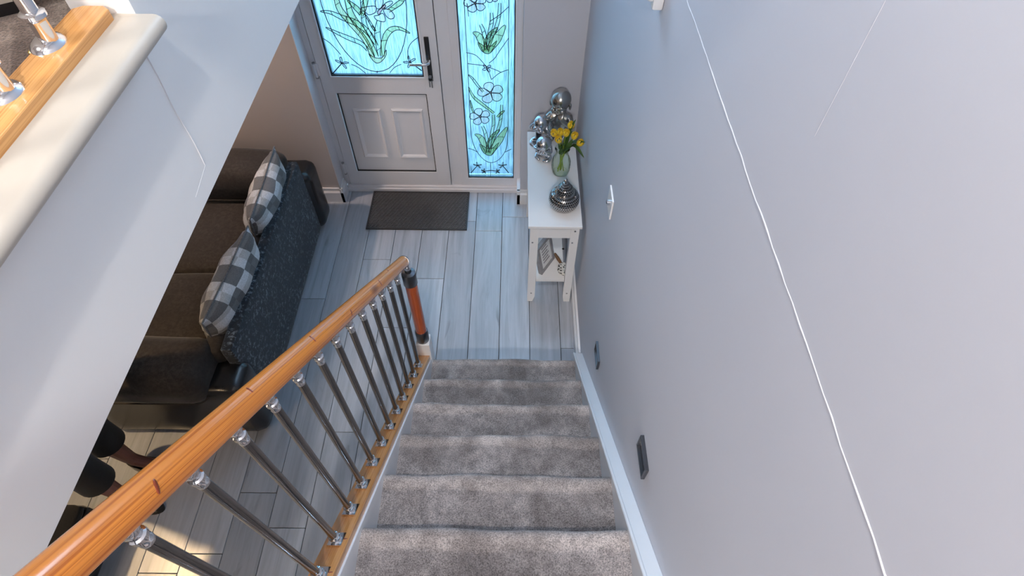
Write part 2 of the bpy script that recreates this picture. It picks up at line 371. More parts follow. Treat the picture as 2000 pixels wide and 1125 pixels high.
fa = struct('wall_landing', B().box(XF-.012, XF, YB, YF, ZC, ZL-.028).box(XF-.095, XF, .853, YF, ZL-.028, ZT), FASCIA, 'pale grey wall face below and beyond the landing edge')
b = B(); b.tube([(XF, .826+.002*math.sin(i), 2.49-.023*i) for i in range(11)], .0013, 6); part(fa, 'plaster_joint', b, JOINT)
b = B(); b.tube([(XF, .826-.010*i, 2.258-.002*i) for i in range(8)], .0004, 5); part(fa, 'plaster_joint', b, FASCIA)
struct('ceiling_upper', B().box(XL, XW+.12, YB, YF+.3, ZT, ZT+.1), CEIL)
struct('wall_landing_far', B().box(XL, XF-.095, .95, 1.05, ZL-.03, ZT), LOUNGE)
struct('wall_landing_side', B().box(XL-.12, XL, YB, 1.05, ZC, ZT), LOUNGE)
# baseboards
def baseprof(b, x0, x1, y, h=.125, d=.02, axis='x'):
    pr = [(0, 0), (d, 0), (d, h*.72), (d*.55, h*.82), (d*.5, h), (0, h)]
    if axis == 'x': b.prism([(x0, y-a, z) for a, z in pr], (x1-x0, 0, 0))
    else: b.prism([(y-a, x0, z) for a, z in pr], (0, x1-x0, 0))
    return b
struct('baseboard_left', baseprof(B(), XL, OX0+.02, YF), GLOSS, 'white moulded baseboard under the beige wall')
b = B(); b.prism([(OX0+a, YF-.02, z) for a, z in [(0, 0), (.02, 0), (.02, .09), (.011, .103), (.01, .125), (0, .125)]], (0, YD-YF+.0, 0)); struct('baseboard_reveal', b, GLOSS)
b = baseprof(B(), OX1-.02, XW, YF); b.box(OX1-.022, OX1, YF-.02, YD, 0, .125); struct('baseboard_front', b, GLOSS)
struct('baseboard_right', baseprof(B(), 1.70, YF-.02, XW, .12, .024, 'y'), GLOSS, 'white baseboard along the hall wall')

# floor planks: rows .1853 wide running to the door, joints read from the photograph
PW, PLN, X0P = .1853, 1.22, -1.189
joint = {0: 1.977, 1: 2.476, 2: 1.934, 3: 2.318, 4: 2.836, 5: 2.745, 6: 2.882, 7: 2.35, 8: 1.8, -1: 2.146, -2: .635, -3: .548, -4: 1.72, -5: .30, -6: 1.093}
def plank_mesh(x0, x1, ln):
    b = B(); g = .0016
    b.box(g-.0, (x1-x0)-g, g, ln-g, -.012, 0, .0011, 1); return b.mesh('plank', smooth=False)
full = plank_mesh(0, PW, PLN)
for k in range(-18, 9):
    xa = X0P+k*PW; xb = min(xa+PW, XW)
    if xb-xa < .02: continue
    j = joint.get(k, .35+((k*37) % 11)*.1)
    ys = []; y = j
    while y > YB: y -= PLN
    while y < YD+.02:
        a, c = max(y, YB), min(y+PLN, YD+.02)
        if c-a > .03 and not (xa > -.55 and c < 1.2): ys.append((a, c))
        y += PLN
    for a, c in ys:
        me = full if (abs(c-a-PLN) < 1e-4 and abs(xb-xa-PW) < 1e-4) else plank_mesh(xa, xb, c-a)
        link('plank', me, PLANK, floor, (xa, a, 0))

# ------------------------------------------------------------------ staircase
NY, NG, NR = 1.6136, .23055, .2       # first nosing, going, rise
SX0, SX1 = -.435, .347
def nz(y): return NR+(NY-y)*NR/NG      # nosing line
stairs = thing('staircase', 'straight staircase with grey carpeted steps and white strings', 'staircase', (0, NY, 0))
def step(n):
    z, y = n*NR, NY-(n-1)*NG
    pr = []   # (y,z) from back of tread to bottom of riser
    back = y-NG-.015
    for t in range(7): pr.append((back+(y-.028-back)*t/6, z-.0015*math.sin(PI*t/6)))
    R = .026
    for t in range(1, 8):
        a = PI/2-PI*1.12*t/7; pr.append((y-R+R*math.cos(a), z-R+R*math.sin(a)))
    pr += [(y-.040, z-.08), (y-.043, z-.14), (y-.045, z-NR-.004)]
    m = bmesh.new(); K = 36; rows = []
    for i in range(K+1):
        x = SX0+(SX1-SX0)*i/K; s = .0022*math.sin(x*9+n*1.7)+.0014*math.sin(x*23+n)
        rows.append([m.verts.new((x, yy+(s if q > 5 else 0), zz+(s*.8 if 3 < q < 12 else 0))) for q, (yy, zz) in enumerate(pr)])
    for i in range(K):
        for q in range(len(pr)-1): m.faces.new((rows[i][q], rows[i+1][q], rows[i+1][q+1], rows[i][q+1]))
    # closed underside so that every step is a solid
    lo = [[m.verts.new((r[0].co.x, back, z-NR-.004)) for _ in (0,)][0] for r in rows]
    for i in range(K):
        m.faces.new((rows[i][-1], rows[i+1][-1], lo[i+1], lo[i])); m.faces.new((lo[i], lo[i+1], rows[i+1][0], rows[i][0]))
    m.faces.new([rows[0][q] for q in range(len(pr))]+[lo[0]]); m.faces.new(([rows[K][q] for q in range(len(pr))]+[lo[K]])[::-1])
    b = B(); b.merge(m); return b
for n in range(1, 13): part(stairs, 'carpeted_step', step(n), CARPET, ang=60)
YT = -1.15
def slope_prism(b, x0, x1, dz0, dz1, ya, yb):
    b.prism([(x0, ya, nz(ya)+dz0), (x0, yb, nz(yb)+dz0), (x0, yb, nz(yb)+dz1), (x0, ya, nz(ya)+dz1)], (x1-x0, 0, 0)); return b
# wall string with a bead on its edge
b = B(); b.prism([(SX1, 1.70, 0), (SX1, 1.70, .112), (SX1, 1.66, nz(1.66)+.022), (SX1, YT, nz(YT)+.022), (SX1, YT, nz(YT)-.35), (SX1, 1.35, 0)], (XW-SX1, 0, 0), .002)
ws = part(stairs, 'wall_string', b, GLOSS, smooth=False)
b = B(); b.tube([(SX1+.002, 1.66, nz(1.66)+.019), (SX1+.002, YT, nz(YT)+.019)], .006, 10); part(ws, 'bead', b, GLOSS)
# outer string with closed panel down to the floor
b = B(); b.prism([(-.505, 1.655, 0), (-.505, 1.655, nz(1.655)+.012), (-.505, YT, nz(YT)+.012), (-.505, YT, 0)], (.505+SX0, 0, 0), .002)
part(stairs, 'outer_string', b, GLOSS, smooth=False)

# balustrade
XB = -.472
bal = thing('balustrade', 'orange pine handrail with chrome spindles beside the carpeted stairs', 'balustrade', (XB, 1.6, 0))
def railz(y): return 1.093+(1.546-y)*.863
YE = 1.578
b = B(); d = Vector((0, 1, -.863)).normalized(); tip = Vector((XB, YE, railz(YE))); p0 = Vector((XB, -.55, railz(-.55)))
L0 = (tip-p0).length; path = [p0+d*(L0*i/40) for i in range(41)]
b.tube(path, .0258, 28, up=(1, 0, 0)); hr = part(bal, 'handrail', b, PINE_RAIL, label='round varnished pine handrail with knots')
b = B(); b.tube([tip+d*t for t in (-.004, .010, .020, .026, .029)], [.0272, .0272, .023, .014, .003], 24, up=(1, 0, 0)); part(hr, 'end_cap', b, CHROME, label='chrome end cap')
KNOT = plain('dark_pine_knot', (.20, .035, .010), .3, var=.3, scale=150)
cpos = Vector((0, 0, CAMH))
def knot(parent, c, n, along, la, lb, tilt):
    n = n.normalized(); a_ = (along-n*along.dot(n)).normalized(); c_ = n.cross(a_); a2 = a_*math.cos(tilt)+c_*math.sin(tilt); c2 = n.cross(a2)
    k_ = B(); k_.sphere(c, (la, lb, .0014), 12, Matrix((a2, c2, n)).transposed()); part(parent, 'knot', k_, KNOT)
for y_, tw, la, lb in ((.228, .15, .011, .0035), (.452, -.5, .009, .0022), (.69, -.3, .012, .0028), (.905, .35, .010, .0024), (1.19, .0, .012, .0026), (1.33, -.6, .005, .0022)):
    c = Vector((XB, y_, railz(y_))); n = cpos-c; n = (n-d*n.dot(d)).normalized(); n = (n*math.cos(tw)+d.cross(n)*math.sin(tw)).normalized(); knot(hr, c+n*.0254, n, d, la, lb, 1.15)
b = B(); slope_prism(b, XB-.031, XB+.031, .012, .048, 1.60, YT)
br = part(bal, 'base_rail', b, PINE_BASE, smooth=False, label='flat pine base rail')
for y_, xo, la in ((.40, .018, .009), (.74, -.012, .006), (.905, .020, .006), (1.02, .0, .010), (1.25, .015, .007), (.30, .022, .005)):
    knot(br, Vector((XB+xo, y_, nz(y_)+.0478)), Vector((0, .867, 1)), Vector((1, 0, 0)), la, .0026, .3)
# one spindle at the origin, copied
bs = B(); zb = 0.0
SPN = []
ln = None
y0 = 1.446; zb0 = nz(y0)+.050; zt0 = railz(y0)-.046; ln = zt0-zb0
bs.lathe([(.0098, .015), (.0098, ln-.02)], n=14); me_sp = bs.mesh('spindle')
bt = B(); bt.lathe([(.0100, ln-.045), (.0108, ln-.043), (.0108, ln-.036), (.0100, ln-.034), (.0100, ln-.026), (.0128, ln-.023), (.0128, ln-.015), (.0100, ln-.012), (.0098, ln-.006), (.0125, ln+.000), (.0135, ln+.014), (.0110, ln+.022)], n=16); me_ct = bt.mesh('top_collar')
bb = B(); bb.lathe([(.0155, .004), (.0155, .012), (.0120, .016), (.0120, .030), (.0145, .033), (.0145, .040), (.0105, .044)], n=16); me_cb = bb.mesh('bottom_collar')
bp = B(); bp.prism([(-.019, -.021, .0182), (.019, -.021, .0182), (.019, .021, -.0182), (-.019, .021, -.0182)], (0, .002, .004)); me_bp = bp.mesh('base_plate', smooth=False)
org = worg(bal)
for k in range(17):
    y = 1.446-.105*k
    s = link('spindle', me_sp, STEEL, bal, Vector((XB, y, nz(y)+.050))-org)
    link('top_collar', me_ct, CHROME, s); link('bottom_collar', me_cb, CHROME, s); link('base_plate', me_bp, CHROME, s)
# newel
NX, NYY = XB+.004, 1.612
b = B(); b.lathe([(.0285, .46), (.0285, .89)], (NX, NYY, 0), 24); nw = part(bal, 'newel_post', b, PINE_NEWEL, label='round dark red varnished newel post')
b = B(); b.lathe([(.031, .385), (.0335, .39), (.0335, .470), (.031, .473), (.031, .478)], (NX, NYY, 0), 24); part(nw, 'bottom_sleeve', b, GUN)
b = B(); b.lathe([(.0305, .872), (.0330, .875), (.0330, .945), (.031, .952), (.015, .958), (.015, 1.0), (.018, 1.02)], (NX, NYY, 0), 24); part(nw, 'top_sleeve', b, GUN)
b = B(); b.tube([(NX, NYY, .98), (NX, NYY, 1.02), (NX, NYY-.02, 1.045)], [.016, .018, .018], 12); part(nw, 'rail_bracket', b, CHROME)
b = B(); b.box(NX-.036, NX+.036, NYY-.036, NYY+.036, 0, .387, .004); part(nw, 'base_block', b, GLOSS, smooth=False, label='white painted newel base')

# ------------------------------------------------------------------ landing edge
b = B(); pr = [(XF-.03, ZL-.028)]
for t in range(9):
    a = -PI/2+PI*t/8; pr.append((-.549+.0+.014*math.cos(a)-.0, ZL-.012+.014*math.sin(a)))
pr += [(-.662, ZL+.002), (-.662, ZL-.028)]
b.prism([(x, YB, z) for x, z in pr], (0, .853-YB, 0)); struct('trim_1', b, CREAM, 'cream landing nosing with rounded edge', smooth=True)
struct('floor_landing', B().box(XL, -.662, YB, .95, ZL-.028, ZL+.004), CARPETB, 'brown speckled carpet on the landing')
lb = thing('landing_balustrade', 'flat pine base rail with chrome spindle on the landing edge', 'balustrade', (-.628, .2, ZL))
b = B(); b.prism([(-.655, YB, ZL), (-.655, .836, ZL), (-.642, .846, ZL), (-.612, .846, ZL), (-.600, .836, ZL), (-.600, YB, ZL)], (0, 0, .018), .002); part(lb, 'base_rail', b, PINE_FLAT, smooth=False)
bs = B(); bs.lathe([(.0105, .03), (.0105, .84)], n=16); ms = bs.mesh('spindle')
bs = B(); bs.lathe([(.0115, .004), (.0115, .034), (.0125, .037), (.0165, .040), (.0165, .045), (.0125, .048)], n=16); mc = bs.mesh('bottom_collar')
bs = B()
for t in range(1): 
    R = []
    for (r, h) in [(.022, 0), (.021, .004), (.016, .009), (.010, .012)]: R.append([(r*math.cos(a*PI/8)-.006, 1.25*r*math.sin(a*PI/8), h) for a in range(16)])
    bs.rings(R)
mp_ = bs.mesh('base_shoe')
for k in range(-2, 26):
    y = .738-.1135*k
    if not (YB+.1 < y < .82): continue
    s = link('spindle', ms, CHROME, lb, Vector((-.634, y, ZL+.018))-worg(lb)); link('bottom_collar', mc, CHROME, s); link('base_shoe', mp_, CHROME, s)
b = B(); b.lathe([(.0055, 0), (.0055, .008), (.003, .010)], (-.658, .725, ZL+.008), 10); part(lb, 'screw', b, BRASS)
b = B(); b.tube([(-.628, YB, ZL+.90), (-.628, .853, ZL+.90)], .03, 20); part(lb, 'handrail', b, PINE_FLAT)
cab = thing('landing_cabinet', 'cream painted cabinet with black plinth on the brown landing carpet', 'cabinet', (-.83, .86, ZL+.004))
dv = Vector((.048, .032, 0)).normalized(); nv = Vector((-dv.y, dv.x, 0)); A = Vector((-.90, .742, ZL+.004))
def obox(A, l, dpt, h0, h1, off=0): 
    q = [A+nv*off, A+dv*l+nv*off, A+dv*l+nv*dpt, A+nv*dpt]; return [(p.x, p.y, p.z+h0) for p in q], (0, 0, h1-h0)
b = B(); b.prism(*obox(A, .2, .06, 0, .018, .004)); part(cab, 'strip', b, BLACK, smooth=False)  # thin black strip under the cream body
b = B(); b.prism(*obox(A, .2, .06, .018, .6, .0)); part(cab, 'body', b, CREAM, smooth=False)

# ------------------------------------------------------------------ wall fittings
def step_light(y, z, label):
    t = thing('step_light', label, 'wall light', (XW, y, z), 'recessed step lights beside the stairs')
    W2, H2, f, D = .054, .036, .007, .011
    b = B()
    b.box(XW-D, XW, y-W2, y+W2, z+H2-f, z+H2, .001).box(XW-D, XW, y-W2, y+W2, z-H2, z-H2+f, .001).box(XW-D, XW, y-W2, y-W2+f, z-H2+f, z+H2-f, .001).box(XW-D, XW, y+W2-f, y+W2, z-H2+f, z+H2-f, .001)
    part(t, 'frame', b, GUN, smooth=False)
    b = B(); b.box(XW-.002, XW-.0002, y-W2+f, y+W2-f, z-H2+f, z+H2-f); part(t, 'back_plate', b, BLACK, smooth=False)
    b = B(); b.prism([(XW-.009, y-W2+f, z+H2-f), (XW-.002, y-W2+f, z-H2+f), (XW-.002, y-W2+f, z+H2-f)], (0, 2*(W2-f), 0)); part(t, 'hood', b, STEEL, smooth=False)
step_light(1.346, .694, 'dark steel recessed step light low on the wall by the bottom steps')
step_light(.632, 1.322, 'dark steel recessed step light on the wall further up the stairs')
sw = thing('dimmer_switch', 'square chrome dimmer switch with round knob on the hall wall', 'light switch', (XW, 1.685, 1.33))
b = B(); b.box(XW-.006, XW, 1.685-.046, 1.685+.046, 1.33-.046, 1.33+.046, .002); part(sw, 'plate', b, plain('satin_plate', (.62, .62, .64), .3, .7), smooth=False)
b = B(); b.lathe([(.012, XW-.006), (.0115, XW-.018), (.008, XW-.020)], (0, 1.685, 1.33), 16, 'x'); part(sw, 'knob', b, CHROME)
b = B(); b.box(XW-.0064, XW-.0004, 1.685-.049, 1.685+.049, 1.33-.049, 1.33+.049); part(sw, 'backing', b, TABLEW, smooth=False)
b = B(); b.box(XW-.03, XW, 1.53, 1.585, 2.195, 2.29, .006); ps = thing('alarm_sensor', 'small white plastic sensor high on the hall wall', 'sensor', (XW, 1.557, 2.195)); part(ps, 'housing', b, GLOSS)
b = B(); b.soft(XW-.045, XW-.02, 1.535, 1.58, 2.215, 2.28, .008, cuts=4); part(ps, 'lens', b, UPVC)
# ceiling fittings above the stairwell (lamps sit in them; the lounge disc is added)
t = thing('lamp_housing', 'round white lamp added out of view under the landing in the lounge', 'ceiling light', (-2.3, -.55, ZC)); b = B(); b.lathe([(.20, ZC), (.215, ZC-.05), (.205, ZC-.06), (.205, ZC-.03)], (-2.3, -.55, 0), 32); part(t, 'body', b, GLOSS)
for x_, y_, l_ in ((-2.6, .95, 'round recessed lounge downlight above the person'), (-2.3, 2.62, 'round recessed lounge downlight by the beige wall')):
    t = thing('downlight', l_, 'ceiling light', (x_, y_, ZC)); b = B(); b.rings([[(x_+r*math.cos(a*PI/12), y_+r*math.sin(a*PI/12), ZC-h) for a in range(24)] for r, h in ((.05, 0), (.05, .006), (.04, .008), (.038, 0))], cap=False); part(t, 'ring', b, GLOSS)
dl = thing('downlight', 'round white recessed downlight in the stairwell ceiling', 'ceiling light', (DOWNLIGHT[0], DOWNLIGHT[1], ZT)); b = B(); b.rings([[(DOWNLIGHT[0]+r*math.cos(a*PI/12), DOWNLIGHT[1]+r*math.sin(a*PI/12), ZT-h) for a in range(24)] for r, h in ((.055, 0), (.055, .006), (.042, .008), (.040, 0))], cap=False); part(dl, 'ring', b, GLOSS)
for nm, lab, x, y in (('lamp_housing', 'round white ceiling lamp above the landing', -2.1, -.5),):
    t = thing(nm, lab, 'ceiling light', (x, y, ZT)); b = B(); b.lathe([(.50, ZT), (.52, ZT-.05), (.505, ZT-.06), (.505, ZT-.02)], (x, y, 0), 32); part(t, 'body', b, GLOSS)

t = thing('added_lamp', 'round white lamp added out of view behind the stair top', 'wall light', (-.10, YB, 4.25)); b = B(); b.lathe([(.17, YB), (.17, YB+.12), (.16, YB+.13), (.155, YB+.10)], (-.10, 0, 4.25), 28, 'y'); part(t, 'body', b, GLOSS)  # added housing around the light behind the stairs

# ------------------------------------------------------------------ entrance door and sidelight
def rect_frame(b, x0, x1, z0, z1, wd, ya, yb, bev=.003):
    b.box(x0, x1, ya, yb, z0, z0+wd, bev).box(x0, x1, ya, yb, z1-wd, z1, bev).box(x0, x0+wd, ya, yb, z0+wd-.002, z1-wd+.002, bev).box(x1-wd, x1, ya, yb, z0+wd-.002, z1-wd+.002, bev); return b
door = thing('door_1', 'white entrance door with stained glass lily pane and two moulded panels', None, (-.83, YD, 0), kind='structure')
DX0, DX1, DZ0, DZ1 = -1.192, -.456, .052, 2.02
GX0, GX1, GZ0, GZ1 = -1.121, -.552, .936, 1.90
PX0, PX1, PZ0, PZ1 = -1.116, -.551, .176, .816
yf = YD-.008
b = B(); b.box(DX0, GX0, yf, YD+.05, DZ0, DZ1, .003).box(GX1, DX1, yf, YD+.05, DZ0, DZ1, .003).box(GX0-.003, GX1+.003, yf, YD+.05, DZ0, PZ0, .003).box(GX0-.003, GX1+.003, yf, YD+.05, PZ1, GZ0, .003).box(GX0-.003, GX1+.003, yf, YD+.05, GZ1, DZ1, .003)
part(door, 'door_leaf', b, UPVC, smooth=False)
b = rect_frame(B(), GX0, GX1, GZ0, GZ1, .009, yf+.004, YD+.03, .001); rect_frame(b, PX0, PX1, PZ0, PZ1, .006, yf+.004, YD+.03, .001); part(door, 'gasket', b, BLACK, smooth=False)
b = rect_frame(B(), GX0-.012, GX1+.012, GZ0-.012, GZ1+.012, .013, yf-.005, yf+.006, .003); part(door, 'glazing_bead', b, UPVC, smooth=False)
b = B(); b.box(PX0+.006, PX1-.006, YD+.006, YD+.02, PZ0+.006, PZ1-.006); pn = part(door, 'panel', b, UPVC, smooth=False)
for x0, x1 in ((-1.045, -.866), (-.795, -.592)):
    b = B(); z0, z1 = .298, .697
    for i, (ins, dep) in enumerate(((0, 0), (.006, -.010), (.016, -.012), (.026, -.003), (.03, -.001))): pass
    R = [[(x0+i_, YD+.006+dp, z0+i_), (x1-i_, YD+.006+dp, z0+i_), (x1-i_, YD+.006+dp, z1-i_), (x0+i_, YD+.006+dp, z1-i_)] for i_, dp in ((0, .002), (0, -.006), (.008, -.013), (.017, -.010), (.026, -.002), (.030, -.001))]
    b.rings(R); part(pn, 'raised_moulding', b, UPVC, smooth=False)
# handle, keys, hinges
hx, hz = -.512, 1.06
b = B(); b.box(hx-.014, hx+.014, yf-.011, yf, .915, 1.20, .004); hp = part(door, 'handle_plate', b, BLACK, label='long black handle backplate')
b = B(); b.tube([(hx, yf-.008, 1.055), (hx, yf-.045, 1.055), (hx-.012, yf-.055, 1.055), (hx-.05, yf-.055, 1.054), (hx-.11, yf-.05, 1.050)], [.011, .010, .010, .009, .008], 12); part(hp, 'lever', b, CHROME)
b = B(); b.lathe([(.009, yf-.022), (.009, yf-.010)], (hx, 0, .955), 14, 'y'); part(hp, 'lock_cylinder', b, CHROME)
b = B(); b.tube([(hx+.014*math.cos(a*PI/8), yf-.024, .938+.014*math.sin(a*PI/8)) for a in range(16)], .0012, 6, closed=True)
b.box(hx-.006, hx+.006, yf-.026, yf-.022, .945, .965, .001).box(hx-.012, hx-.004, yf-.027, yf-.024, .885, .928, .001).box(hx+.002, hx+.010, yf-.024, yf-.021, .878, .926, .001); part(hp, 'keys', b, SCREW, smooth=False)
for z in (.21, .98, 1.75):
    b = B(); b.lathe([(.008, z-.045), (.008, z+.045)], (DX0-.012, yf-.008, 0), 12).box(DX0-.03, DX0+.012, yf-.004, yf, z-.04, z+.04, .002); hg = part(door, 'hinge', b, UPVC)
    b = B(); b.lathe([(.009, z+.045), (.009, z+.053), (.004, z+.056)], (DX0-.012, yf-.008, 0), 12).lathe([(.009, z-.053), (.009, z-.045)], (DX0-.012, yf-.008, 0), 12); part(hg, 'hinge_cap', b, SCREW)
# fixed frame
side = thing('window_1', 'tall stained glass sidelight beside the entrance door', None, (-.16, YD, 0), kind='structure')
b = B(); b.box(OX0, DX0-.004, YD, YD+.07, .05, OZ, .003).box(DX1+.004, -.375, YD, YD+.07, .05, OZ, .003).box(OX0, OX1, YD, YD+.07, 2.024, OZ, .003)
b.box(.0-.0+.012, OX1, YD-.004, YD+.07, .05, OZ, .003).box(-.378, -.335, YD-.004, YD+.07, .05, 2.024, .003).box(-.34, .015, YD-.004, YD+.07, .05, .112, .003).box(-.34, .015, YD-.004, YD+.07, 1.93, 2.03, .003)
b.box(DX1-.012, DX1+.03, YD+.051, YD+.07, .05, OZ).box(OX0, DX0+.012, YD+.051, YD+.07, .05, OZ).box(OX0, DX1, YD+.051, YD+.07, DZ1-.012, OZ).box(OX0, DX1, YD+.051, YD+.07, .03, DZ0+.012)
b.box(OX0+.02, OX1, YD-.02, YD+.07, 0, .05, .004).box(OX0+.02, OX1, YD-.03, YD-.015, 0, .03, .003); part(side, 'frame', b, UPVC, smooth=False)
SX_0, SX_1, SZ0, SZ1 = -.326, .001, .122, 1.92
b = rect_frame(B(), SX_0-.014, SX_1+.014, SZ0-.014, SZ1+.014, .014, YD-.006, YD+.01, .003); part(side, 'glazing_bead', b, UPVC, smooth=False)
b = rect_frame(B(), SX_0, SX_1, SZ0, SZ1, .006, YD-.002, YD+.02, .001); part(side, 'gasket', b, BLACK, smooth=False)
# window added above the door, out of view, to bring blue daylight in
win = thing('added_window', 'white framed window added out of view high above the entrance door', None, ((WX0+WX1)/2, YF+.1, WZ0), kind='structure')
b = rect_frame(B(), WX0, WX1, WZ0, WZ1, .05, YF+.10, YF+.16); b.box(-.09, -.05, YF+.10, YF+.16, WZ0+.05, WZ1-.05, .003); part(win, 'frame', b, UPVC, smooth=False)
for xa, xb in ((WX0+.05, -.09), (-.05, WX1-.05)):
    m_ = bmesh.new(); m_.faces.new([m_.verts.new(p) for p in ((xa, YF+.13, WZ0+.05), (xb, YF+.13, WZ0+.05), (xb, YF+.13, WZ1-.05), (xa, YF+.13, WZ1-.05))]); b = B(); b.merge(m_); part(win, 'pane', b, CLEAR, smooth=False)
po = lamp('added_window_portal', 'AREA', ((WX0+WX1)/2, YF+.2, (WZ0+WZ1)/2), 1, (1, 1, 1), ((WX0+WX1)/2, 0, (WZ0+WZ1)/2), shape='RECTANGLE', size=WX1-WX0, size_y=WZ1-WZ0); po.data.cycles.is_portal = True
# reveal faces: painted
struct('trim_2', B().box(OX0-.001, OX0+.004, YF, YD+.07, .12, OZ), UPVC)
YG = YD+.012
def grid_pane(x0, x1, z0, z1):
    b = B(); b.box(x0, x1, YG, YG+.0005, z0, z1); return b
# single sheet so light crosses one surface
def sheet(x0, x1, z0, z1):
    m = bmesh.new(); m.faces.new([m.verts.new(p) for p in ((x0, YG, z0), (x1, YG, z0), (x1, YG, z1), (x0, YG, z1))]); b = B(); b.merge(m); return b
pane1 = part(door, 'glass_pane', sheet(GX0+.003, GX1-.003, GZ0+.003, GZ1-.003), PANE, smooth=False, label='textured glass with stained lilies and dragonflies')
pane2 = part(side, 'glass_pane', sheet(SX_0+.003, SX_1-.003, SZ0+.003, SZ1-.003), PANE, smooth=False, label='textured glass with two stained lily plants')
def catmull(P, n=6, closed=False):
    P = [Vector(p) for p in P]; k = len(P); out = []
    for i in range(k if closed else k-1):
        a, b_, c, d_ = (P[(i-1) % k], P[i], P[(i+1) % k], P[(i+2) % k]) if closed else (P[max(i-1, 0)], P[i], P[i+1], P[min(i+2, k-1)])
        for t in range(n):
            t /= n; out.append(.5*((2*b_)+(c-a)*t+(2*a-5*b_+4*c-d_)*t*t+(3*b_-a-3*c+d_)*t**3))
    if not closed: out.append(P[-1])
    return out
class Leaded:
    def __init__(s, pane, ox, oy, sc, rl=.0019):
        s.pane, s.ox, s.oy, s.sc, s.lead, s.r = pane, ox, oy, sc, B(), rl
    def P(s, a, b): p = at(s.ox+a/s.sc, s.oy+b/s.sc, y=YG-.001); return Vector((p.x, YG-.0022, p.z))
    def line(s, pts, n=5, closed=False, r=None, world=False):
        q = catmull(pts if world else [s.P(*p) for p in pts], n, closed); s.lead.tube(q, r or s.r, 5, closed=closed)
    def piece(s, name, pts, m, smoothn=3, world=False):
        q = catmull(pts if world else [s.P(*p) for p in pts], smoothn, True)
        b = B(); me = bmesh.new(); vs = [me.verts.new((v.x, YG-.0015, v.z)) for v in q]
        me.faces.new(vs); bmesh.ops.triangulate(me, faces=me.faces); b.merge(me)
        part(s.pane, name, b, m, smooth=False); s.line(q, 1, True, world=True)
    def leaf(s, pts, wd, m, name='glass_leaf', tip=.08, base=.7, rib=False):
        q = catmull([s.P(*p) for p in pts], 4); n = len(q); wd = wd/s.sc*.0037; A, C = [], []
        for i, p in enumerate(q):
            t = (q[min(i+1, n-1)]-q[max(i-1, 0)]).normalized(); nn = Vector((-t.z, 0, t.x)); u = i/(n-1)
            h = wd/2*(tip+(1-tip)*min(1, u*2.2)**.7) if u < .6 else wd/2*(1-(1-base)*(u-.6)/.4)
            A.append(p+nn*h); C.append(p-nn*h)
        b = B(); me = bmesh.new(); va = [me.verts.new((v.x, YG-.0015, v.z)) for v in A]; vc = [me.verts.new((v.x, YG-.0015, v.z)) for v in C]
        for i in range(n-1): me.faces.new((va[i], va[i+1], vc[i+1], vc[i]))
        b.merge(me); part(s.pane, name, b, m, smooth=False)
        s.line(A, 1, world=True); s.line(C, 1, world=True)
        for i in range(4, n-2, 5): s.line([A[i], C[min(i+1, n-1)]], 1, world=True, r=s.r*.7)
    def wing(s, c, ang, l, wd):
        p = s.P(*c); d_ = Vector((math.cos(ang), 0, math.sin(ang))); nn = Vector((-d_.z, 0, d_.x))
        s.piece('glass_wing', [p, p+d_*l*.45+nn*wd, p+d_*l*.9+nn*wd*.7, p+d_*l, p+d_*l*.9-nn*wd*.5, p+d_*l*.4-nn*wd*.6], T_WING, 3, True)
    def fly(s, c, tail, l=.04):
        for a in (.5, 1.25, 2.2, 2.9): 
            t = s.P(*tail)-s.P(*c); base = math.atan2(-t.z, -t.x); s.wing(c, base+(a-1.7)*1.55, l, l*.17)
        s.line([c, tail], 2, r=s.r*1.5)
    def done(s): part(s.pane, 'lead_line', s.lead, LEAD)
D1 = Leaded(pane1, 600, 0, 6.619, .0023)
# big oval, in metres on the pane
D1.line([(-.838+.236*math.cos(a*PI/20), YG-.0022, 1.415+.455*math.sin(a*PI/20)) for a in range(40)], 1, True, world=True, r=.0026)
D1.leaf([(170, 145), (300, 160), (450, 225), (620, 290), (740, 370), (830, 470), (890, 590)], 62, T_PALE)
D1.leaf([(240, 352), (400, 430), (560, 500), (700, 560), (790, 650)], 48, T_PALE)
D1.leaf([(330, -260), (350, -120), (380, 0), (430, 130), (560, 290), (690, 440), (780, 570), (850, 740)], 62, T_YEL)
D1.leaf([(470, -220), (490, -80), (530, 60), (565, 180), (640, 300), (740, 430), (830, 590), (890, 720)], 66, T_GREEN)
D1.leaf([(520, 0), (600, 70), (660, 130), (700, 190)], 50, T_GREEN)
D1.leaf([(690, -200), (705, 0), (725, 170), (740, 300), (800, 430), (890, 570)], 46, T_PALE)
D1.leaf([(790, -200), (770, -60), (735, 100), (700, 200)], 44, T_GREEN)
D1.leaf([(930, 270), (908, 400), (920, 560), (945, 730)], 60, T_PALE, tip=.6)
D1.leaf([(1330, 430), (1200, 368), (1100, 375), (1025, 450), (985, 570), (970, 720)], 56, T_GREEN)
D1.leaf([(1300, -160), (1230, 0), (1150, 70), (1050, 140)], 44, T_GREEN)
D1.leaf([(830, 330), (880, 400), (790, 250), (740, 170)][::-1], 20, T_PALE)
D1.piece('glass_leaf', [(795, 690), (845, 775), (905, 815), (970, 785), (1020, 710), (1020, 640), (980, 735), (905, 750), (840, 725)], T_YEL)
D1.piece('glass_petal', [(690, 105), (850, 75), (895, 100), (880, 160), (800, 190), (745, 150)], T_PETAL)
D1.piece('glass_petal', [(900, 110), (880, 20), (930, -70), (985, 10), (955, 100)], T_PETAL)
D1.piece('glass_petal', [(965, 105), (1010, 40), (1090, 10), (1100, 45), (1020, 100)], T_PETAL)
D1.piece('glass_petal', [(985, 125), (1060, 120), (1125, 190), (1115, 235), (1060, 240), (1010, 190)], T_PETAL)
D1.piece('glass_petal', [(925, 195), (865, 208), (900, 258), (1000, 280), (1005, 220), (975, 170)], T_PETAL)
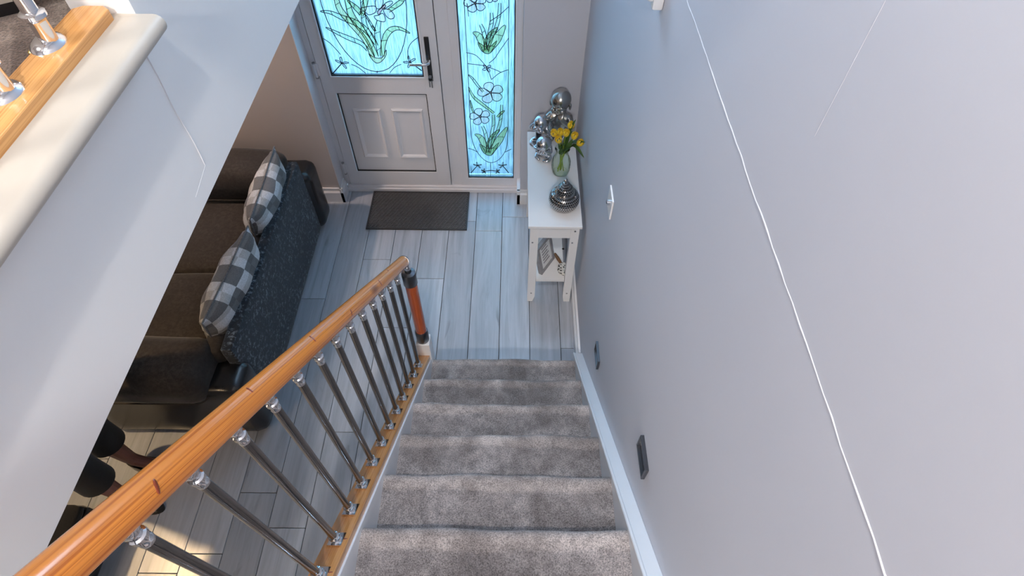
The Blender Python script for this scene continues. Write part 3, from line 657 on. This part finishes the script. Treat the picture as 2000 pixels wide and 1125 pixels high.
D1.piece('glass_stamen', [(905, 150), (950, 110), (1000, 60), (1015, 80), (965, 130), (930, 190)], T_PINK)
D1.fly((450, 815), (335, 945)); D1.fly((1330, 800), (1480, 912))
for c in ([(200, 490), (300, 560), (395, 660), (430, 705)], [(1435, 480), (1340, 560), (1300, 660), (1310, 760)], [(570, 830), (660, 870), (755, 945)], [(1215, 830), (1130, 870), (1070, 940)], [(905, 912), (905, 945)]): D1.line(c)
# upper part of the pane: a second bloom and mirrored dragonflies
for cx, cz in ((-.80, 1.62), (-.93, 1.56)):
    for k in range(5):
        a = k*2*PI/5+.3; q = [Vector((cx, YG, cz)), Vector((cx+.05*math.cos(a-.35), YG, cz+.05*math.sin(a-.35))), Vector((cx+.075*math.cos(a), YG, cz+.075*math.sin(a))), Vector((cx+.05*math.cos(a+.35), YG, cz+.05*math.sin(a+.35)))]
        D1.piece('glass_petal', q, T_PETAL, 3, True)
D1.done()
D2 = Leaded(pane2, 880, 0, 3.127, .0022)
b0 = [(66, -540), (72, -300), (80, -60), (90, 150), (101, 330), (112, 560), (122, 760), (133, 860), (165, 930), (205, 975), (245, 992), (290, 978), (330, 930), (348, 860), (352, 700), (354, 400), (356, 100), (357, -60), (357, -300), (356, -540)]
D2.line(b0, 4, r=.0022)
def plant(dy, dx=0, k=1):
    f = lambda L: [(a+dx, b_+dy) for a, b_ in L]
    D2.leaf(f([(148, 820), (180, 835), (205, 880), (228, 935)]), 34, T_GREEN)
    D2.leaf(f([(346, 775), (312, 830), (280, 880), (240, 935)]), 42, T_GREEN)
    D2.leaf(f([(300, 790), (262, 830), (240, 880), (230, 935)]), 34, T_DARK)
    D2.leaf(f([(195, 770), (212, 810), (222, 860), (228, 925)]), 18, T_PALE, tip=.7)
    D2.leaf(f([(262, 700), (262, 760), (250, 820), (236, 900)]), 17, T_PALE, tip=.7)
    D2.leaf(f([(312, 640), (308, 720), (290, 790), (262, 850)]), 16, T_PALE, tip=.7)
    D2.piece('glass_leaf', f([(178, 880), (200, 930), (235, 950), (262, 936), (295, 870), (255, 905), (222, 905)]), T_DARK)
def flower(cx, cy, r, m=T_PETAL):
    for k in range(5):
        a = k*2*PI/5+.55; pt = lambda rr, aa: (cx+rr*math.cos(aa), cy-rr*.8*math.sin(aa))
        D2.piece('glass_petal', [pt(4, a), pt(r*.72, a-.58), pt(r, a-.28), pt(r*1.02, a+.2), pt(r*.72, a+.58)], m, 3)
    D2.piece('glass_stamen', [(cx-7, cy-3), (cx, cy-9), (cx+8, cy), (cx+2, cy+9)], T_PINK)
plant(0); plant(-622, -12)
plant(-1120, -16); flower(185, -420, 52); flower(275, -480, 44); flower(180, 712, 62); flower(245, 566, 78); flower(150, 20, 68); flower(250, -20, 44)
D2.leaf([(108, 455), (135, 480), (165, 520), (200, 560)], 12, T_PALE); D2.leaf([(110, 530), (140, 590), (200, 640), (265, 690)], 16, T_GREEN); D2.leaf([(120, 610), (128, 650), (140, 690)], 9, T_GREEN)
D2.leaf([(330, 675), (310, 690), (285, 715)], 14, T_GREEN)
for a in (.6, 2.3, 3.6, 5.2): D2.wing((222, 415), a, .028, .009)
for c in ([(96, 320), (150, 335), (190, 372), (225, 420), (250, 485)], [(355, 232), (300, 310), (270, 355), (235, 385)], [(104, 388), (200, 400), (260, 420), (312, 442)], [(355, 425), (300, 445), (250, 485)], [(100, 20), (110, 100)], [(355, 40), (300, 90), (240, 130)], [(245, 992), (245, 1085)], [(108, 1068), (375, 1068)], [(108, 905), (140, 915), (165, 930)], [(370, 910), (330, 930)]): D2.line(c)
D2.fly((165, 1010), (125, 1055), .03); D2.fly((318, 1010), (355, 1055), .03); D2.fly((205, 1045), (245, 1040), .022); D2.fly((285, 1045), (247, 1040), .022)
D2.done()
# outside: paved path and hedge seen blurred through the glass
struct('ground', B().box(-12, 12, 3.45, 25, -.2, -.12), plain('outdoor_paving', (.22, .22, .22), .9))
b = B(); rh = random.Random(5)
for i in range(60):
    c = (rh.uniform(.0, 1.6), rh.uniform(3.95, 4.5), rh.uniform(-.05, .55)); b.sphere(c, rh.uniform(.13, .24), 8)
solo('hedge', b, plain('hedge_green', (.10, .22, .05), .8, var=.4), 'green hedge outside beyond the sidelight glass', 'hedge', (.8, 4.2, -.12))

# ------------------------------------------------------------------ door mat
mt = thing('door_mat', 'black rubber door mat with raised weave in front of the entrance', 'mat', (-.675, 2.945, 0))
MX0, MX1, MY0, MY1 = -1.028, -.322, 2.745, 3.122
b = B(); b.box(MX0, MX1, MY0, MY1, 0, .005, .002); base = part(mt, 'base', b, RUBBER, smooth=False)
b = B(); wd = .011; b.box(MX0, MX1, MY0, MY0+wd, .004, .010, .002).box(MX0, MX1, MY1-wd, MY1, .004, .010, .002).box(MX0, MX0+wd, MY0, MY1, .004, .010, .002).box(MX1-wd, MX1, MY0, MY1, .004, .010, .002); part(mt, 'border', b, RUBBER, smooth=False)
V, F = [], []
nx, ny = 52, 30
for i in range(nx):
    for j in range(ny):
        cx = MX0+.018+(MX1-MX0-.036)*(i+.5*(j % 2))/(nx-.5); cy = MY0+.018+(MY1-MY0-.036)*j/(ny-1)
        s = 1 if (i+j//2) % 2 else -1; a = .62*s; l, h = .0062, .0030; n0 = len(V)
        for sc, z in ((1, .005), (.62, .0092)):
            for u, v in ((-l, -h), (l, -h), (l, h), (-l, h)): V.append((cx+(u*math.cos(a)-v*math.sin(a))*sc, cy+(u*math.sin(a)+v*math.cos(a))*sc, z))
        F += [(n0+4, n0+5, n0+6, n0+7)]+[(n0+q, n0+(q+1) % 4, n0+4+(q+1) % 4, n0+4+q) for q in range(4)]
me = bpy.data.meshes.new('tread_nubs'); me.from_pydata([tuple(Vector(v)-worg(mt)) for v in V], [], F); o = link('tread_nubs', me, plain('pale_rubber_nubs', (.13, .13, .135), .4, var=.2, scale=60), mt); o['kind'] = 'stuff'  # nubs in a lighter grey than the mat base

# ------------------------------------------------------------------ console table
TX0, TX1, TY0, TY1, TZ = .082, .374, 2.136, 2.94, .70
tb = thing('console_table', 'narrow white console table with lower shelf against the hall wall', 'table', (.23, 2.54, 0))
b = B(); b.box(TX0, TX1, TY0, TY1, TZ-.018, TZ, .002); part(tb, 'table_top', b, TABLEW, smooth=False)
lx = (TX0+.012, TX1-.012-.046); ly = (TY0+.010, TY1-.010-.046)
for xi, x in enumerate(lx):
    for y in ly:
        b = B(); ins = .014; xa, xb_ = x, x+.046
        q = [(xa, y, .05), (xb_, y, .05), (xb_, y+.046, .05), (xa, y+.046, .05)]
        lo = [(xa+(0 if xi == 0 else ins*.6), y, 0), (xb_-(ins if xi == 0 else 0), y, 0), (xb_-(ins if xi == 0 else 0), y+.040, 0), (xa+(0 if xi == 0 else ins*.6), y+.040, 0)]
        top = [(a, c, TZ-.018) for a, c, _ in q]; b.rings([lo, q, top])
        lg = part(tb, 'leg', b, TABLEW, smooth=False)
        if y < 2.3:
            for z in (.655, .56, .085):
                if z == .655 and xi == 0: continue
                b = B(); b.lathe([(.0055, y-.0016), (.0055, y+.001)], (x+.023+(-.008 if z == .56 else 0), 0, z), 10, 'y'); part(lg, 'screw', b, SCREW)
az0, az1 = .592, TZ-.018
b = B(); b.box(lx[0]+.046, lx[1], TY0+.016, TY0+.034, az0, az1, .001); part(tb, 'apron_rail', b, TABLEW, smooth=False)
b = B(); b.box(lx[0]+.046, lx[1], TY1-.034, TY1-.016, az0, az1, .001); part(tb, 'apron_rail', b, TABLEW, smooth=False)
for x in (lx[0]+.006, lx[1]+.022):
    b = B(); b.box(x, x+.018, ly[0]+.046, ly[1], az0, az1, .001); part(tb, 'apron_rail', b, TABLEW, smooth=False)
SHZ = .215
b = B(); b.box(lx[0]+.048, lx[1]-.002, ly[0]+.006, ly[1]+.04, SHZ-.018, SHZ, .001); part(tb, 'shelf', b, TABLEW, smooth=False)
b = B(); b.lathe([(.0075, SHZ+.0003), (.0075, SHZ+.0012)], (.318, 2.40, 0), 12); part(tb, 'shelf_hole', b, BLACK)
b = B(); b.box(lx[0]+.046, lx[0]+.056, ly[0]+.046, ly[1], SHZ-.04, SHZ-.018).box(lx[1]-.010, lx[1], ly[0]+.046, ly[1], SHZ-.04, SHZ-.018); part(tb, 'shelf_batten', b, TABLEW, smooth=False)

# --- things on the table
jar = thing('ginger_jar', 'dark silver pierced metal ginger jar with domed lid on the console table', 'jar', (.277, 2.292, TZ))
jc = (.277, 2.292, TZ)
b = B(); b.lathe([(.046, 0), (.050, .003), (.067, .014), (.080, .034), (.0845, .055), (.083, .074), (.076, .090), (.066, .100), (.056, .106), (.052, .108), (.050, .110)], jc, 40); part(jar, 'body', b, PIERCED)
b = B(); b.lathe([(.053, .107), (.055, .110), (.053, .113), (.046, .114)], jc, 32); part(jar, 'collar', b, PEWTER)
b = B(); b.lathe([(.045, .113), (.047, .122), (.045, .134), (.038, .145), (.028, .151), (.022, .153), (.0265, .156), (.0270, .160), (.021, .163), (.017, .164), (.0205, .167), (.0205, .171), (.014, .174), (.009, .177)], jc, 32); ld = part(jar, 'lid', b, m_pierced('pierced_lid', (.46, .43, .41), (.012, .011, .010), 24, 85))
b = B(); b.sphere((jc[0], jc[1], TZ+.190), (.011, .011, .011), 12); part(ld, 'finial', b, PEWTER)

vs_ = thing('glass_vase', 'ribbed clear glass vase holding yellow tulips on the console table', 'vase', (.272, 2.572, TZ))
vc = (.272, 2.572, TZ)
rib = lambda a, r, h: r*(1+.018*math.cos(18*a)) if .012 < h < .11 else r
b = B(); b.lathe([(.042, 0), (.047, .004), (.051, .02), (.054, .05), (.053, .08), (.047, .105), (.038, .125), (.034, .140), (.036, .160), (.042, .172)], vc, 54, fn=rib, cap=False); b.tube([(vc[0]+.042*math.cos(a*PI/16), vc[1]+.042*math.sin(a*PI/16), TZ+.172) for a in range(32)], .0013, 6, closed=True); b.lathe([(.001, .002), (.044, .004)], vc, 54, cap=False); part(vs_, 'body', b, GLASS)
rt = random.Random(11)
blooms = [(1083, 257, 2.52), (1091, 269, 2.50), (1095, 256, 2.56), (1105, 257, 2.54), (1114, 243, 2.58), (1120, 262, 2.53), (1130, 275, 2.52)]
def petal_mesh(b, c, ax, rr, hh, k, n=6):
    ax = ax.normalized(); e1 = ax.orthogonal().normalized(); e2 = ax.cross(e1)
    for q in range(n):
        a0 = 2*PI*q/n+k; off = .0012*(q % 2); V = []
        for i in range(6):
            t = i/5; rad = rr*(.35+1.1*math.sin(PI*(.18+.62*t)))*(.74 if t == 1 else 1)*.75+off; w_ = (.62*math.sin(PI*min(.96, .12+.84*t)))
            V.append([c+ax*(hh*t)+(e1*math.cos(a0+s*w_)+e2*math.sin(a0+s*w_))*rad for s in (-1, -.4, .4, 1)])
        G = [[b.bm.verts.new(p) for p in r] for r in V]
        for i in range(5):
            for j in range(3): b.bm.faces.new((G[i][j], G[i][j+1], G[i+1][j+1], G[i+1][j]))
def leaf_blade(b, pts, wd, up=Vector((0, -.3, 1))):
    q = catmull(pts, 5); n = len(q); rows = []
    for i, p in enumerate(q):
        t = (q[min(i+1, n-1)]-q[max(i-1, 0)]).normalized(); s = t.cross(up).normalized(); u = i/(n-1); h = wd*(math.sin(PI*min(1, .12+.88*u))**.8+.02); nrm = s.cross(t)
        rows.append([b.bm.verts.new(p+s*h*k_+nrm*abs(k_)*h*.35) for k_ in (-1, 0, 1)])
    for i in range(n-1):
        for j in range(2): b.bm.faces.new((rows[i][j], rows[i][j+1], rows[i+1][j+1], rows[i+1][j]))
tl = ['outermost on the left of the bunch, next to the silver figures', 'low in the bunch, leaning out towards the stairs', 'tucked behind the two front blooms', 'upright in the middle of the bunch', 'the tallest of the bunch', 'leaning towards the wall, above the lowest bloom', 'drooping lowest, beside the wall']
for i, (u, v, yy) in enumerate(blooms):
    c = at(u, v+7, y=yy); base = Vector((vc[0]+rt.uniform(-.02, .02), vc[1]+rt.uniform(-.02, .02), TZ+.012)); neck = Vector((vc[0]+(c.x-vc[0])*.25, vc[1]+(c.y-vc[1])*.25, TZ+.165)); neck.x = max(vc[0]-.022, min(vc[0]+.022, neck.x)); neck.y = max(vc[1]-.022, min(vc[1]+.022, neck.y))
    t = thing('tulip', 'yellow tulip '+tl[i], 'flower', base, 'yellow tulips in the glass vase')
    b = B(); path = catmull([base, neck, neck.lerp(c, .55)+Vector((0, 0, .012)), c], 6); b.tube(path, .0028, 7); part(t, 'stem', b, STEM)
    b = B(); ax = (c-neck).normalized()+Vector((0, -.15, .5)); petal_mesh(b, c, ax, .0175, .043, i); part(t, 'bloom', b, PETAL)
    tips = {0: (1092, 292, 2.50), 1: (1102, 285, 2.49), 3: (1125, 233, 2.56), 4: (1118, 256, 2.6), 5: (1145, 278, 2.49), 6: (1142, 309, 2.46)}
    if i in tips:
        tp = at(tips[i][0], tips[i][1], y=tips[i][2]); tp.x = min(tp.x, XW-.012); b = B(); mid = neck.lerp(tp, .5)+Vector((0, 0, .03 if i != 6 else .055)); leaf_blade(b, [neck-Vector((0, 0, .02)), neck.lerp(mid, .5)+Vector((0, 0, .012)), mid, tp], .013); part(t, 'leaf', b, LEAF)
b = B(); leaf_blade(b, [Vector((vc[0]-.005, vc[1]-.02, TZ+.15)), Vector((vc[0]+.01, vc[1]-.045, TZ+.20)), Vector((vc[0]+.03, vc[1]-.05, TZ+.235)), Vector((vc[0]+.045, vc[1]-.04, TZ+.27))], .016); part(t, 'leaf', b, LEAF)

# silver figures: seated bald child figures, one mesh each
def figure(loc, s, rz, pose, label, m, hs=1.0):
    """skeleton -> skin -> smooth silver figure. s = overall height scale"""
    vs, es, rs = [], [], []
    def add(p, r, par=None):
        vs.append(Vector(p)); rs.append(r)
        if par is not None: es.append((par, len(vs)-1))
        return len(vs)-1
    hip = add((0, 0, .14), .17); belly = add((0, -.01, .30), .15, hip); ch = add((0, 0, .45), .15, belly); nk = add((0, -.02, .56), .075, ch)
    hc = Vector((0, -.04, .78)) if pose != 'curl' else Vector((0, -.16, .60)); hd = add(hc-Vector((0, 0, .12)), .09, nk)
    for sx in (-1, 1):
        q = .55 if pose == 'mouth' else 1
        k1 = add((.24*sx*q, -.10*q, .10), .085, hip); k2 = add((.22*sx*q, -.24*q, .075), .07, k1); k3 = add((.04*sx, -.28*q, .06), .055, k2)
        sh = add((.16*sx, 0, .47), .075, ch)
        if pose == 'mouth': e, wv = (.25*sx, -.12, .36), (.07*sx, -.21, .55)
        elif pose == 'ears': e, wv = (.36*sx, -.06, .50), (.22*sx, -.06, .70)
        else: e, wv = (.30*sx, -.20, .42), (.14*sx, -.34, .52)
        el = add(e, .055, sh); wr_ = add(wv, .04, el)
        d_ = (Vector((.02*sx, -.05, .80))-Vector(wv)).normalized() if pose != 'curl' else Vector((-.3*sx, .1, .6)).normalized()
        pm = add(Vector(wv)+d_*.05, .045, wr_)
        side_ = d_.cross(Vector((0, 1, 0))).normalized()
        for f in range(4 if s > .3 else 0):
            o_ = side_*(.022*(f-1.5)*1.25); a_ = add(Vector(wv)+d_*.085+o_, .015, pm); add(Vector(wv)+d_*(.13+.012*(1.5-abs(f-1.5)))+o_*1.2, .012, a_)
        a_ = add(Vector(wv)+d_*.05+side_*.05, .015, pm)
    me = bpy.data.meshes.new('figure'); me.from_pydata([tuple(v*s) for v in vs], es, [])
    o = link('skeleton', me, m); sk = o.modifiers.new('skin', 'SKIN'); ss = o.modifiers.new('smooth', 'SUBSURF'); ss.levels = 2; ss.render_levels = 2
    for i, r in enumerate(rs): me.skin_vertices[0].data[i].radius = (r*s, r*s); me.skin_vertices[0].data[i].use_root = (i == 0)
    dg = bpy.context.evaluated_depsgraph_get(); dg.update(); ev = o.evaluated_get(dg); m2 = bpy.data.meshes.new_from_object(ev)
    b = B(); b.bm.from_mesh(m2); bpy.data.objects.remove(o)
    h = hc*s
    k = s*hs
    b.sphere(h+Vector((0, .012, .02))*k, (.165*k, .185*k, .18*k), 24); b.sphere(h+Vector((0, -.055, -.09))*k, (.125*k, .125*k, .125*k), 20)
    b.sphere(h+Vector((0, -.185, -.06))*k, (.022*k, .03*k, .035*k), 10)
    for sx in (-1, 1):
        b.sphere(h+Vector((.165*sx, .01, -.07))*k, (.022*k, .04*k, .06*k), 10)
        b.sphere(h+Vector((.06*sx, -.155, -.02))*k, (.03*k, .02*k, .012*k), 10); b.sphere(h+Vector((.075*sx, -.13, -.10))*k, (.045*k, .045*k, .045*k), 10)
    b.sphere(h+Vector((0, -.172, -.125))*k, (.035*k, .014*k, .012*k), 10)
    R_ = Matrix.Rotation(rz, 4, 'Z'); bmesh.ops.transform(b.bm, matrix=Matrix.Translation(Vector(loc)) @ R_, verts=b.bm.verts)
    zmin = min(v.co.z for v in b.bm.verts); bmesh.ops.translate(b.bm, vec=(0, 0, loc[2]-zmin), verts=b.bm.verts)
    return solo('figurine', b, m, label, 'figurine', loc, 'silver figurines on the console table')
figure((.272, 2.882, TZ), .355, -.35, 'mouth', 'tall pewter bald figurine with hands raised to its mouth, behind the tulips', plain('pewter_figure', (.44, .43, .41), .24, 1, var=.03))
figure((.163, 2.825, TZ), .20, -.6, 'ears', 'small silver bald figurine with hands at its ears, next to the tall figurine', SILVER, 1.3)
figure((.186, 2.705, TZ), .185, -.5, 'curl', 'small silver crouching figurine beside the glass vase', SILVER, 1.45)

# --- things on the shelf
fr = thing('photo_frame', 'grey wooden photo frame leaning on the lower shelf of the console table', 'picture frame', (.215, 2.265, SHZ))
# local frame: width along wv, leaning back
fw, fh, ft = .160, .21, .024
wv = Vector((.52, .855, 0)).normalized(); nvv = Vector((-wv.y, wv.x, 0)); lean = .22; upv = (Vector((0, 0, 1))*math.cos(lean)-nvv*math.sin(lean)*1).normalized(); fn_ = wv.cross(upv)
if fn_.x < 0: fn_ = -fn_
A0 = Vector((.180, 2.187, SHZ))
def fpt(a, c, d_): return A0+wv*a+upv*c-fn_*d_
def fbox(b, a0, a1, c0, c1, d0, d1): b.prism([fpt(a0, c0, d0), fpt(a1, c0, d0), fpt(a1, c1, d0), fpt(a0, c1, d0)], tuple(-fn_*(d1-d0)))
upv = (Vector((0, 0, 1))*math.cos(lean)+(-fn_)*math.sin(lean)).normalized(); fn_ = (fn_-upv*fn_.dot(upv)).normalized()
sc_ = .85
b = B()
for q in ((0, fw, 0, .022), (0, fw, fh-.022, fh), (0, .022, .022, fh-.022), (fw-.022, fw, .022, fh-.022)): fbox(b, *q, 0, ft)
part(fr, 'moulding', b, FRAMEW, smooth=False)
b = B(); fbox(b, .02, fw-.02, .02, fh-.02, .006, .012); pp = part(fr, 'print', b, PAPER, smooth=False)
b = B()
for k in range(6): fbox(b, .045, fw-.045-.012*(k % 2), .055+.022*k, .064+.022*k, .0045, .0062)
part(pp, 'printed_lines', b, FRAMEW, smooth=False)
bc = Vector((.318, 2.226, SHZ))
br_ = thing('round_brush', 'round black and white patterned brush with brown handle on the lower shelf', 'brush', bc)
b = B(); b.lathe([(.040, 0), (.044, .004), (.044, .024), (.041, .028), (.02, .029)], bc, 32); part(br_, 'head', b, MOSAIC)
hd_ = Vector((.247, 2.385, SHZ)); dv2 = (hd_-bc).normalized()
b = B(); b.tube([bc+dv2*.042+Vector((0, 0, .014)), bc+dv2*.06+Vector((0, 0, .014)), bc+dv2*.09+Vector((0, 0, .013)), bc+dv2*.135+Vector((0, 0, .012))], [.007, .009, .011, .008], 10); part(br_, 'handle', b, BROWNW)

# ------------------------------------------------------------------ sofa
sf = thing('sofa', 'dark brown two seater sofa with black leather base and speckled back', 'sofa', (-1.73, 2.07, 0))
SBX, SFX = -1.318, -2.15      # back plane, front plane
b = B(); b.soft(SFX+.02, SBX-.02, 1.29, 2.86, .03, .30, .03); part(sf, 'base', b, LEATHER)
b = B(); b.soft(-1.385, SBX, 1.39, 2.735, .04, .625, .018, cuts=11); part(sf, 'back_panel', b, SPECK, label='speckled black fabric back')
for ya, yb in ((1.40, 2.07), (2.07, 2.73)):
    b = B(); b.soft(-1.50, -1.385, ya, yb, .36, .585, .05, .01, .003, seed=int(ya*10)); part(sf, 'back_cushion', b, SUEDE)
for i, (ya, yb) in enumerate(((1.232, 1.44), (2.715, 2.925))):
    b = B(); b.soft(SFX, SBX+.03, ya, yb, .015, .50, .06, 0, .002, cuts=11); ar = part(sf, 'arm', b, LEATHER, label='black leather arm')
    pa, pb = (1.195, 1.51) if i == 0 else (2.56, 2.90)
    b = B(); b.soft(SFX-.0, -1.44, pa, pb, .40, .615, .085, .02, .004, cuts=13, seed=i+3); pl = part(sf, 'arm_pad', b, SUEDE, label='dark brown suede arm pad')
    zz = .455; rr = .06; q = []
    for (cx, cy, a0) in ((-1.44-rr, pb-rr, 0), (SFX+rr, pb-rr, 1), (SFX+rr, pa+rr, 2), (-1.44-rr, pa+rr, 3)):
        for t in range(6): a = a0*PI/2+t*PI/10; q.append((cx+(rr+.001)*math.cos(a), cy+(rr+.001)*math.sin(a), zz))
    b = B(); b.tube(q, .004, 6, closed=True); part(pl, 'piping', b, SUEDE)
for i, (ya, yb) in enumerate(((1.46, 2.035), (2.035, 2.62))):
    b = B(); b.soft(SFX-.02, -1.46, ya, yb, .27, .425, .05, .018, .003, cuts=11, seed=i+8); part(sf, 'seat_cushion', b, SUEDE)
for x in (SFX+.06, SBX-.08):
    for y in (1.32, 2.84):
        b = B(); b.lathe([(.025, 0), (.03, .04)], (x, y, 0), 12); part(sf, 'foot', b, BLACK)
# scatter cushions: pillows standing on edge, leaning on the back
def pillow(c, wy, hz_, th, lean, yaw, label, seed):
    """local u along y, v up the leaning face"""
    n = 22; bm = bmesh.new(); rnd = random.Random(seed); ph = [rnd.uniform(0, 6) for _ in range(4)]
    def pos(i, j, sgn):
        u, v = -1+2*i/n, -1+2*j/n
        k = ((1-abs(u)**2.4)*(1-abs(v)**2.4)); t = th*.5*max(0, k)**.52
        pinch = 1-.07*(1-abs(u*v))*max(abs(u), abs(v))**3
        x = u*wy/2*pinch; y = v*hz_/2*pinch; wr_ = .004*math.sin(9*u+ph[0]+3*v)+.003*math.sin(14*v+ph[1]-5*u)
        return (x, y, sgn*t+(wr_ if k > .02 else 0))
    G = {}
    for s in (1, -1):
        for i in range(n+1):
            for j in range(n+1):
                edge = i in (0, n) or j in (0, n)
                if s == -1 and edge: G[s, i, j] = G[1, i, j]
                else: G[s, i, j] = bm.verts.new(pos(i, j, s))
        for i in range(n):
            for j in range(n):
                f = (G[s, i, j], G[s, i+1, j], G[s, i+1, j+1], G[s, i, j+1]); bm.faces.new(f if s == 1 else f[::-1])
    b = B(); b.merge(bm)
    t = thing('scatter_cushion', label, 'cushion', c, 'patchwork cushions on the sofa')
    # face normal (local +z) points into the room (-x, up)
    up_ = Vector((math.sin(lean), 0, math.cos(lean))); ua = Vector((0, -1, 0)); na = ua.cross(up_)
    R_ = Matrix((ua, up_, na)).transposed().to_4x4(); t.rotation_euler = (Matrix.Rotation(yaw, 4, 'Z') @ R_).to_euler()
    o = link('cover', b.mesh('cover', ang=80), PATCH, t)
    q = [pos(i, 0, 1) for i in range(n)]+[pos(n, j, 1) for j in range(n)]+[pos(n-i, n, 1) for i in range(n)]+[pos(0, n-j, 1) for j in range(n)]
    b = B(); b.tube(q, .0045, 6, closed=True); link('piping', b.mesh('piping'), PIPING, t)
PIPING = m_fabric('grey_piping', (.10, .10, .105), (.2, .2, .205), 150)
pillow((-1.445, 2.43, .555), .60, .36, .20, .16, .04, 'patchwork checked cushion leaning at the far sofa arm by the door', 4)
pillow((-1.45, 1.78, .555), .62, .36, .21, .16, -.06, 'patchwork checked cushion leaning at the sofa arm nearest the stairs', 9)

# ------------------------------------------------------------------ person standing in the lounge, mostly under the landing
PR = Vector((-1.915, .97, 0))
ps_ = thing('person', 'person in black cropped trousers and black shoes standing by the sofa', 'person', PR)
vs, es, rs = [], [], []
def add(p, r, par=None):
    vs.append(Vector(p)); rs.append(r)
    if par is not None: es.append((par, len(vs)-1))
    return len(vs)-1
pel = add((-.02, 0, .93), .115); sp1 = add((-.02, 0, 1.08), .105, pel); chs = add((-.02, 0, 1.26), .115, sp1); nk = add((-.01, 0, 1.40), .05, chs); hb = add((.01, 0, 1.47), .06, nk); hm = add((.02, 0, 1.54), .085, hb); ht = add((.01, 0, 1.60), .07, hm)
for sy_, fx, fy, tx, ty in ((1, -.015, .09, .17, .075), (-1, .015, -.09, .185, -.135)):
    hp_ = add((-.02, .085*sy_, .86), .085, pel); kn = add((.0+fx*.5, .09*sy_, .47), .055, hp_); cf = add((fx-.02, fy, .32), .052, kn); cf2 = add((fx-.012, fy, .19), .040, cf); an = add((fx, fy, .085), .031, cf2); to = add((fx+.09, fy+(ty-fy)*.5, .045), .030, an); add((tx-.02, ty, .025), .022, to)
    sh = add((-.02, .165*sy_, 1.34), .052, chs); el = add((-.05, .215*sy_, 1.08), .038, sh); wr2 = add((.05, .20*sy_, .88), .026, el); pm = add((.075, .195*sy_, .81), .030, wr2)
    for f in range(4):
        o_ = .018*(f-1.5); a_ = add((.085+o_*.9, .19*sy_, .765), .0095, pm); c_ = add((.092+o_, .185*sy_, .735), .0088, a_); add((.088+o_, .175*sy_, .712-.006*abs(f-1.2)), .008, c_)
    a_ = add((.112, .175*sy_, .80), .011, pm); add((.125, .165*sy_, .77), .009, a_)
me = bpy.data.meshes.new('body'); me.from_pydata([tuple(v) for v in vs], es, [])
o = link('body', me, SKIN, ps_); o.modifiers.new('skin', 'SKIN'); sb = o.modifiers.new('smooth', 'SUBSURF'); sb.levels = 2; sb.render_levels = 2
for i, r in enumerate(rs): me.skin_vertices[0].data[i].radius = (r, r); me.skin_vertices[0].data[i].use_root = (i == 0)
def ell(c, rx, ry, n=24): return [(PR.x+c[0]+rx*math.cos(2*PI*j/n), PR.y+c[1]+ry*math.sin(2*PI*j/n), c[2]) for j in range(n)]
b = B()
for sy_, fx in ((1, -.015), (-1, .015)):
    b.rings([ell((fx-.012, .092*sy_, .30), .078, .072), ell((fx-.012, .092*sy_, .305), .083, .077), ell((fx-.01, .092*sy_, .42), .080, .075), ell((-.005, .09*sy_, .6), .085, .082), ell((-.02, .08*sy_, .86), .115, .098), ell((-.02, .06*sy_, .95), .12, .11)])
b.rings([ell((-.02, 0, .82), .12, .17), ell((-.02, 0, .92), .135, .185), ell((-.02, 0, 1.04), .12, .155)]); part(ps_, 'trousers', b, KNIT, label='black cropped trousers')
b = B(); b.rings([ell((-.02, 0, .90), .142, .192), ell((-.02, 0, 1.05), .126, .165), ell((-.01, 0, 1.22), .140, .175), ell((-.02, 0, 1.34), .115, .175), ell((-.02, 0, 1.40), .07, .09)])
for sy_ in (1, -1): b.tube([PR+Vector(p) for p in ((-.02, .14*sy_, 1.35), (-.035, .19*sy_, 1.22), (-.05, .216*sy_, 1.08), (.0, .208*sy_, .98), (.045, .201*sy_, .90))], [.065, .058, .050, .044, .038], 16)
part(ps_, 'jumper', b, KNIT)
b = B(); hc_ = PR+Vector((-.012, 0, 1.575)); b.sphere(hc_, (.10, .092, .10), 20); b.sphere(hc_+Vector((-.05, 0, -.09)), (.055, .085, .12), 16); part(ps_, 'hair', b, HAIR)
b = B()
for sy_ in (1, -1): b.sphere(PR+Vector((.098, .032*sy_, 1.545)), (.010, .014, .009), 10)
part(ps_, 'eye', b, PAPER)
b = B(); b.sphere(PR+Vector((.112, 0, 1.52)), (.016, .013, .022), 10); b.sphere(PR+Vector((.10, 0, 1.482)), (.010, .024, .007), 10)
for sy_ in (1, -1): b.sphere(PR+Vector((.01, .085*sy_, 1.53)), (.018, .012, .03), 10)
part(ps_, 'face_features', b, SKIN)
for sy_, ax_, ay_, tx, ty in ((1, -.015, .09, .17, .075), (-1, .015, -.09, .185, -.135)):
    b = B(); h0 = PR+Vector((ax_-.045, ay_, 0)); t0 = PR+Vector((tx+.01, ty, 0)); dd = (t0-h0); n_ = Vector((-dd.y, dd.x, 0)).normalized(); R = []
    for z, g, fr_ in ((0, 1, 1), (.012, 1.05, 1), (.03, 1.0, .98), (.05, .86, .80), (.06, .78, .62)):
        ring = []
        for j in range(24):
            a = 2*PI*j/24; u = .5-.5*math.cos(a); wdt = .044*g*(.80+.35*u-.18*u*u*u)*math.sin(a); ring.append(h0+dd*(u*fr_-.02)+n_*wdt+Vector((0, 0, z if u < .55 else z*(.72+.28*(1-u)))))
        R.append(ring)
    b.rings(R); part(ps_, 'shoe', b, LEATHER, label='flat black shoe')
pf = thing('pouffe', 'low black pouffe next to the person under the landing', 'stool', (-2.15, .54, 0))
b = B(); b.soft(-2.40, -1.90, .30, .775, .02, .30, .03, .0); part(pf, 'body', b, LEATHER)
b = B(); b.soft(-2.39, -1.91, .31, .765, .28, .34, .025, .012); part(pf, 'seat_pad', b, KNIT)
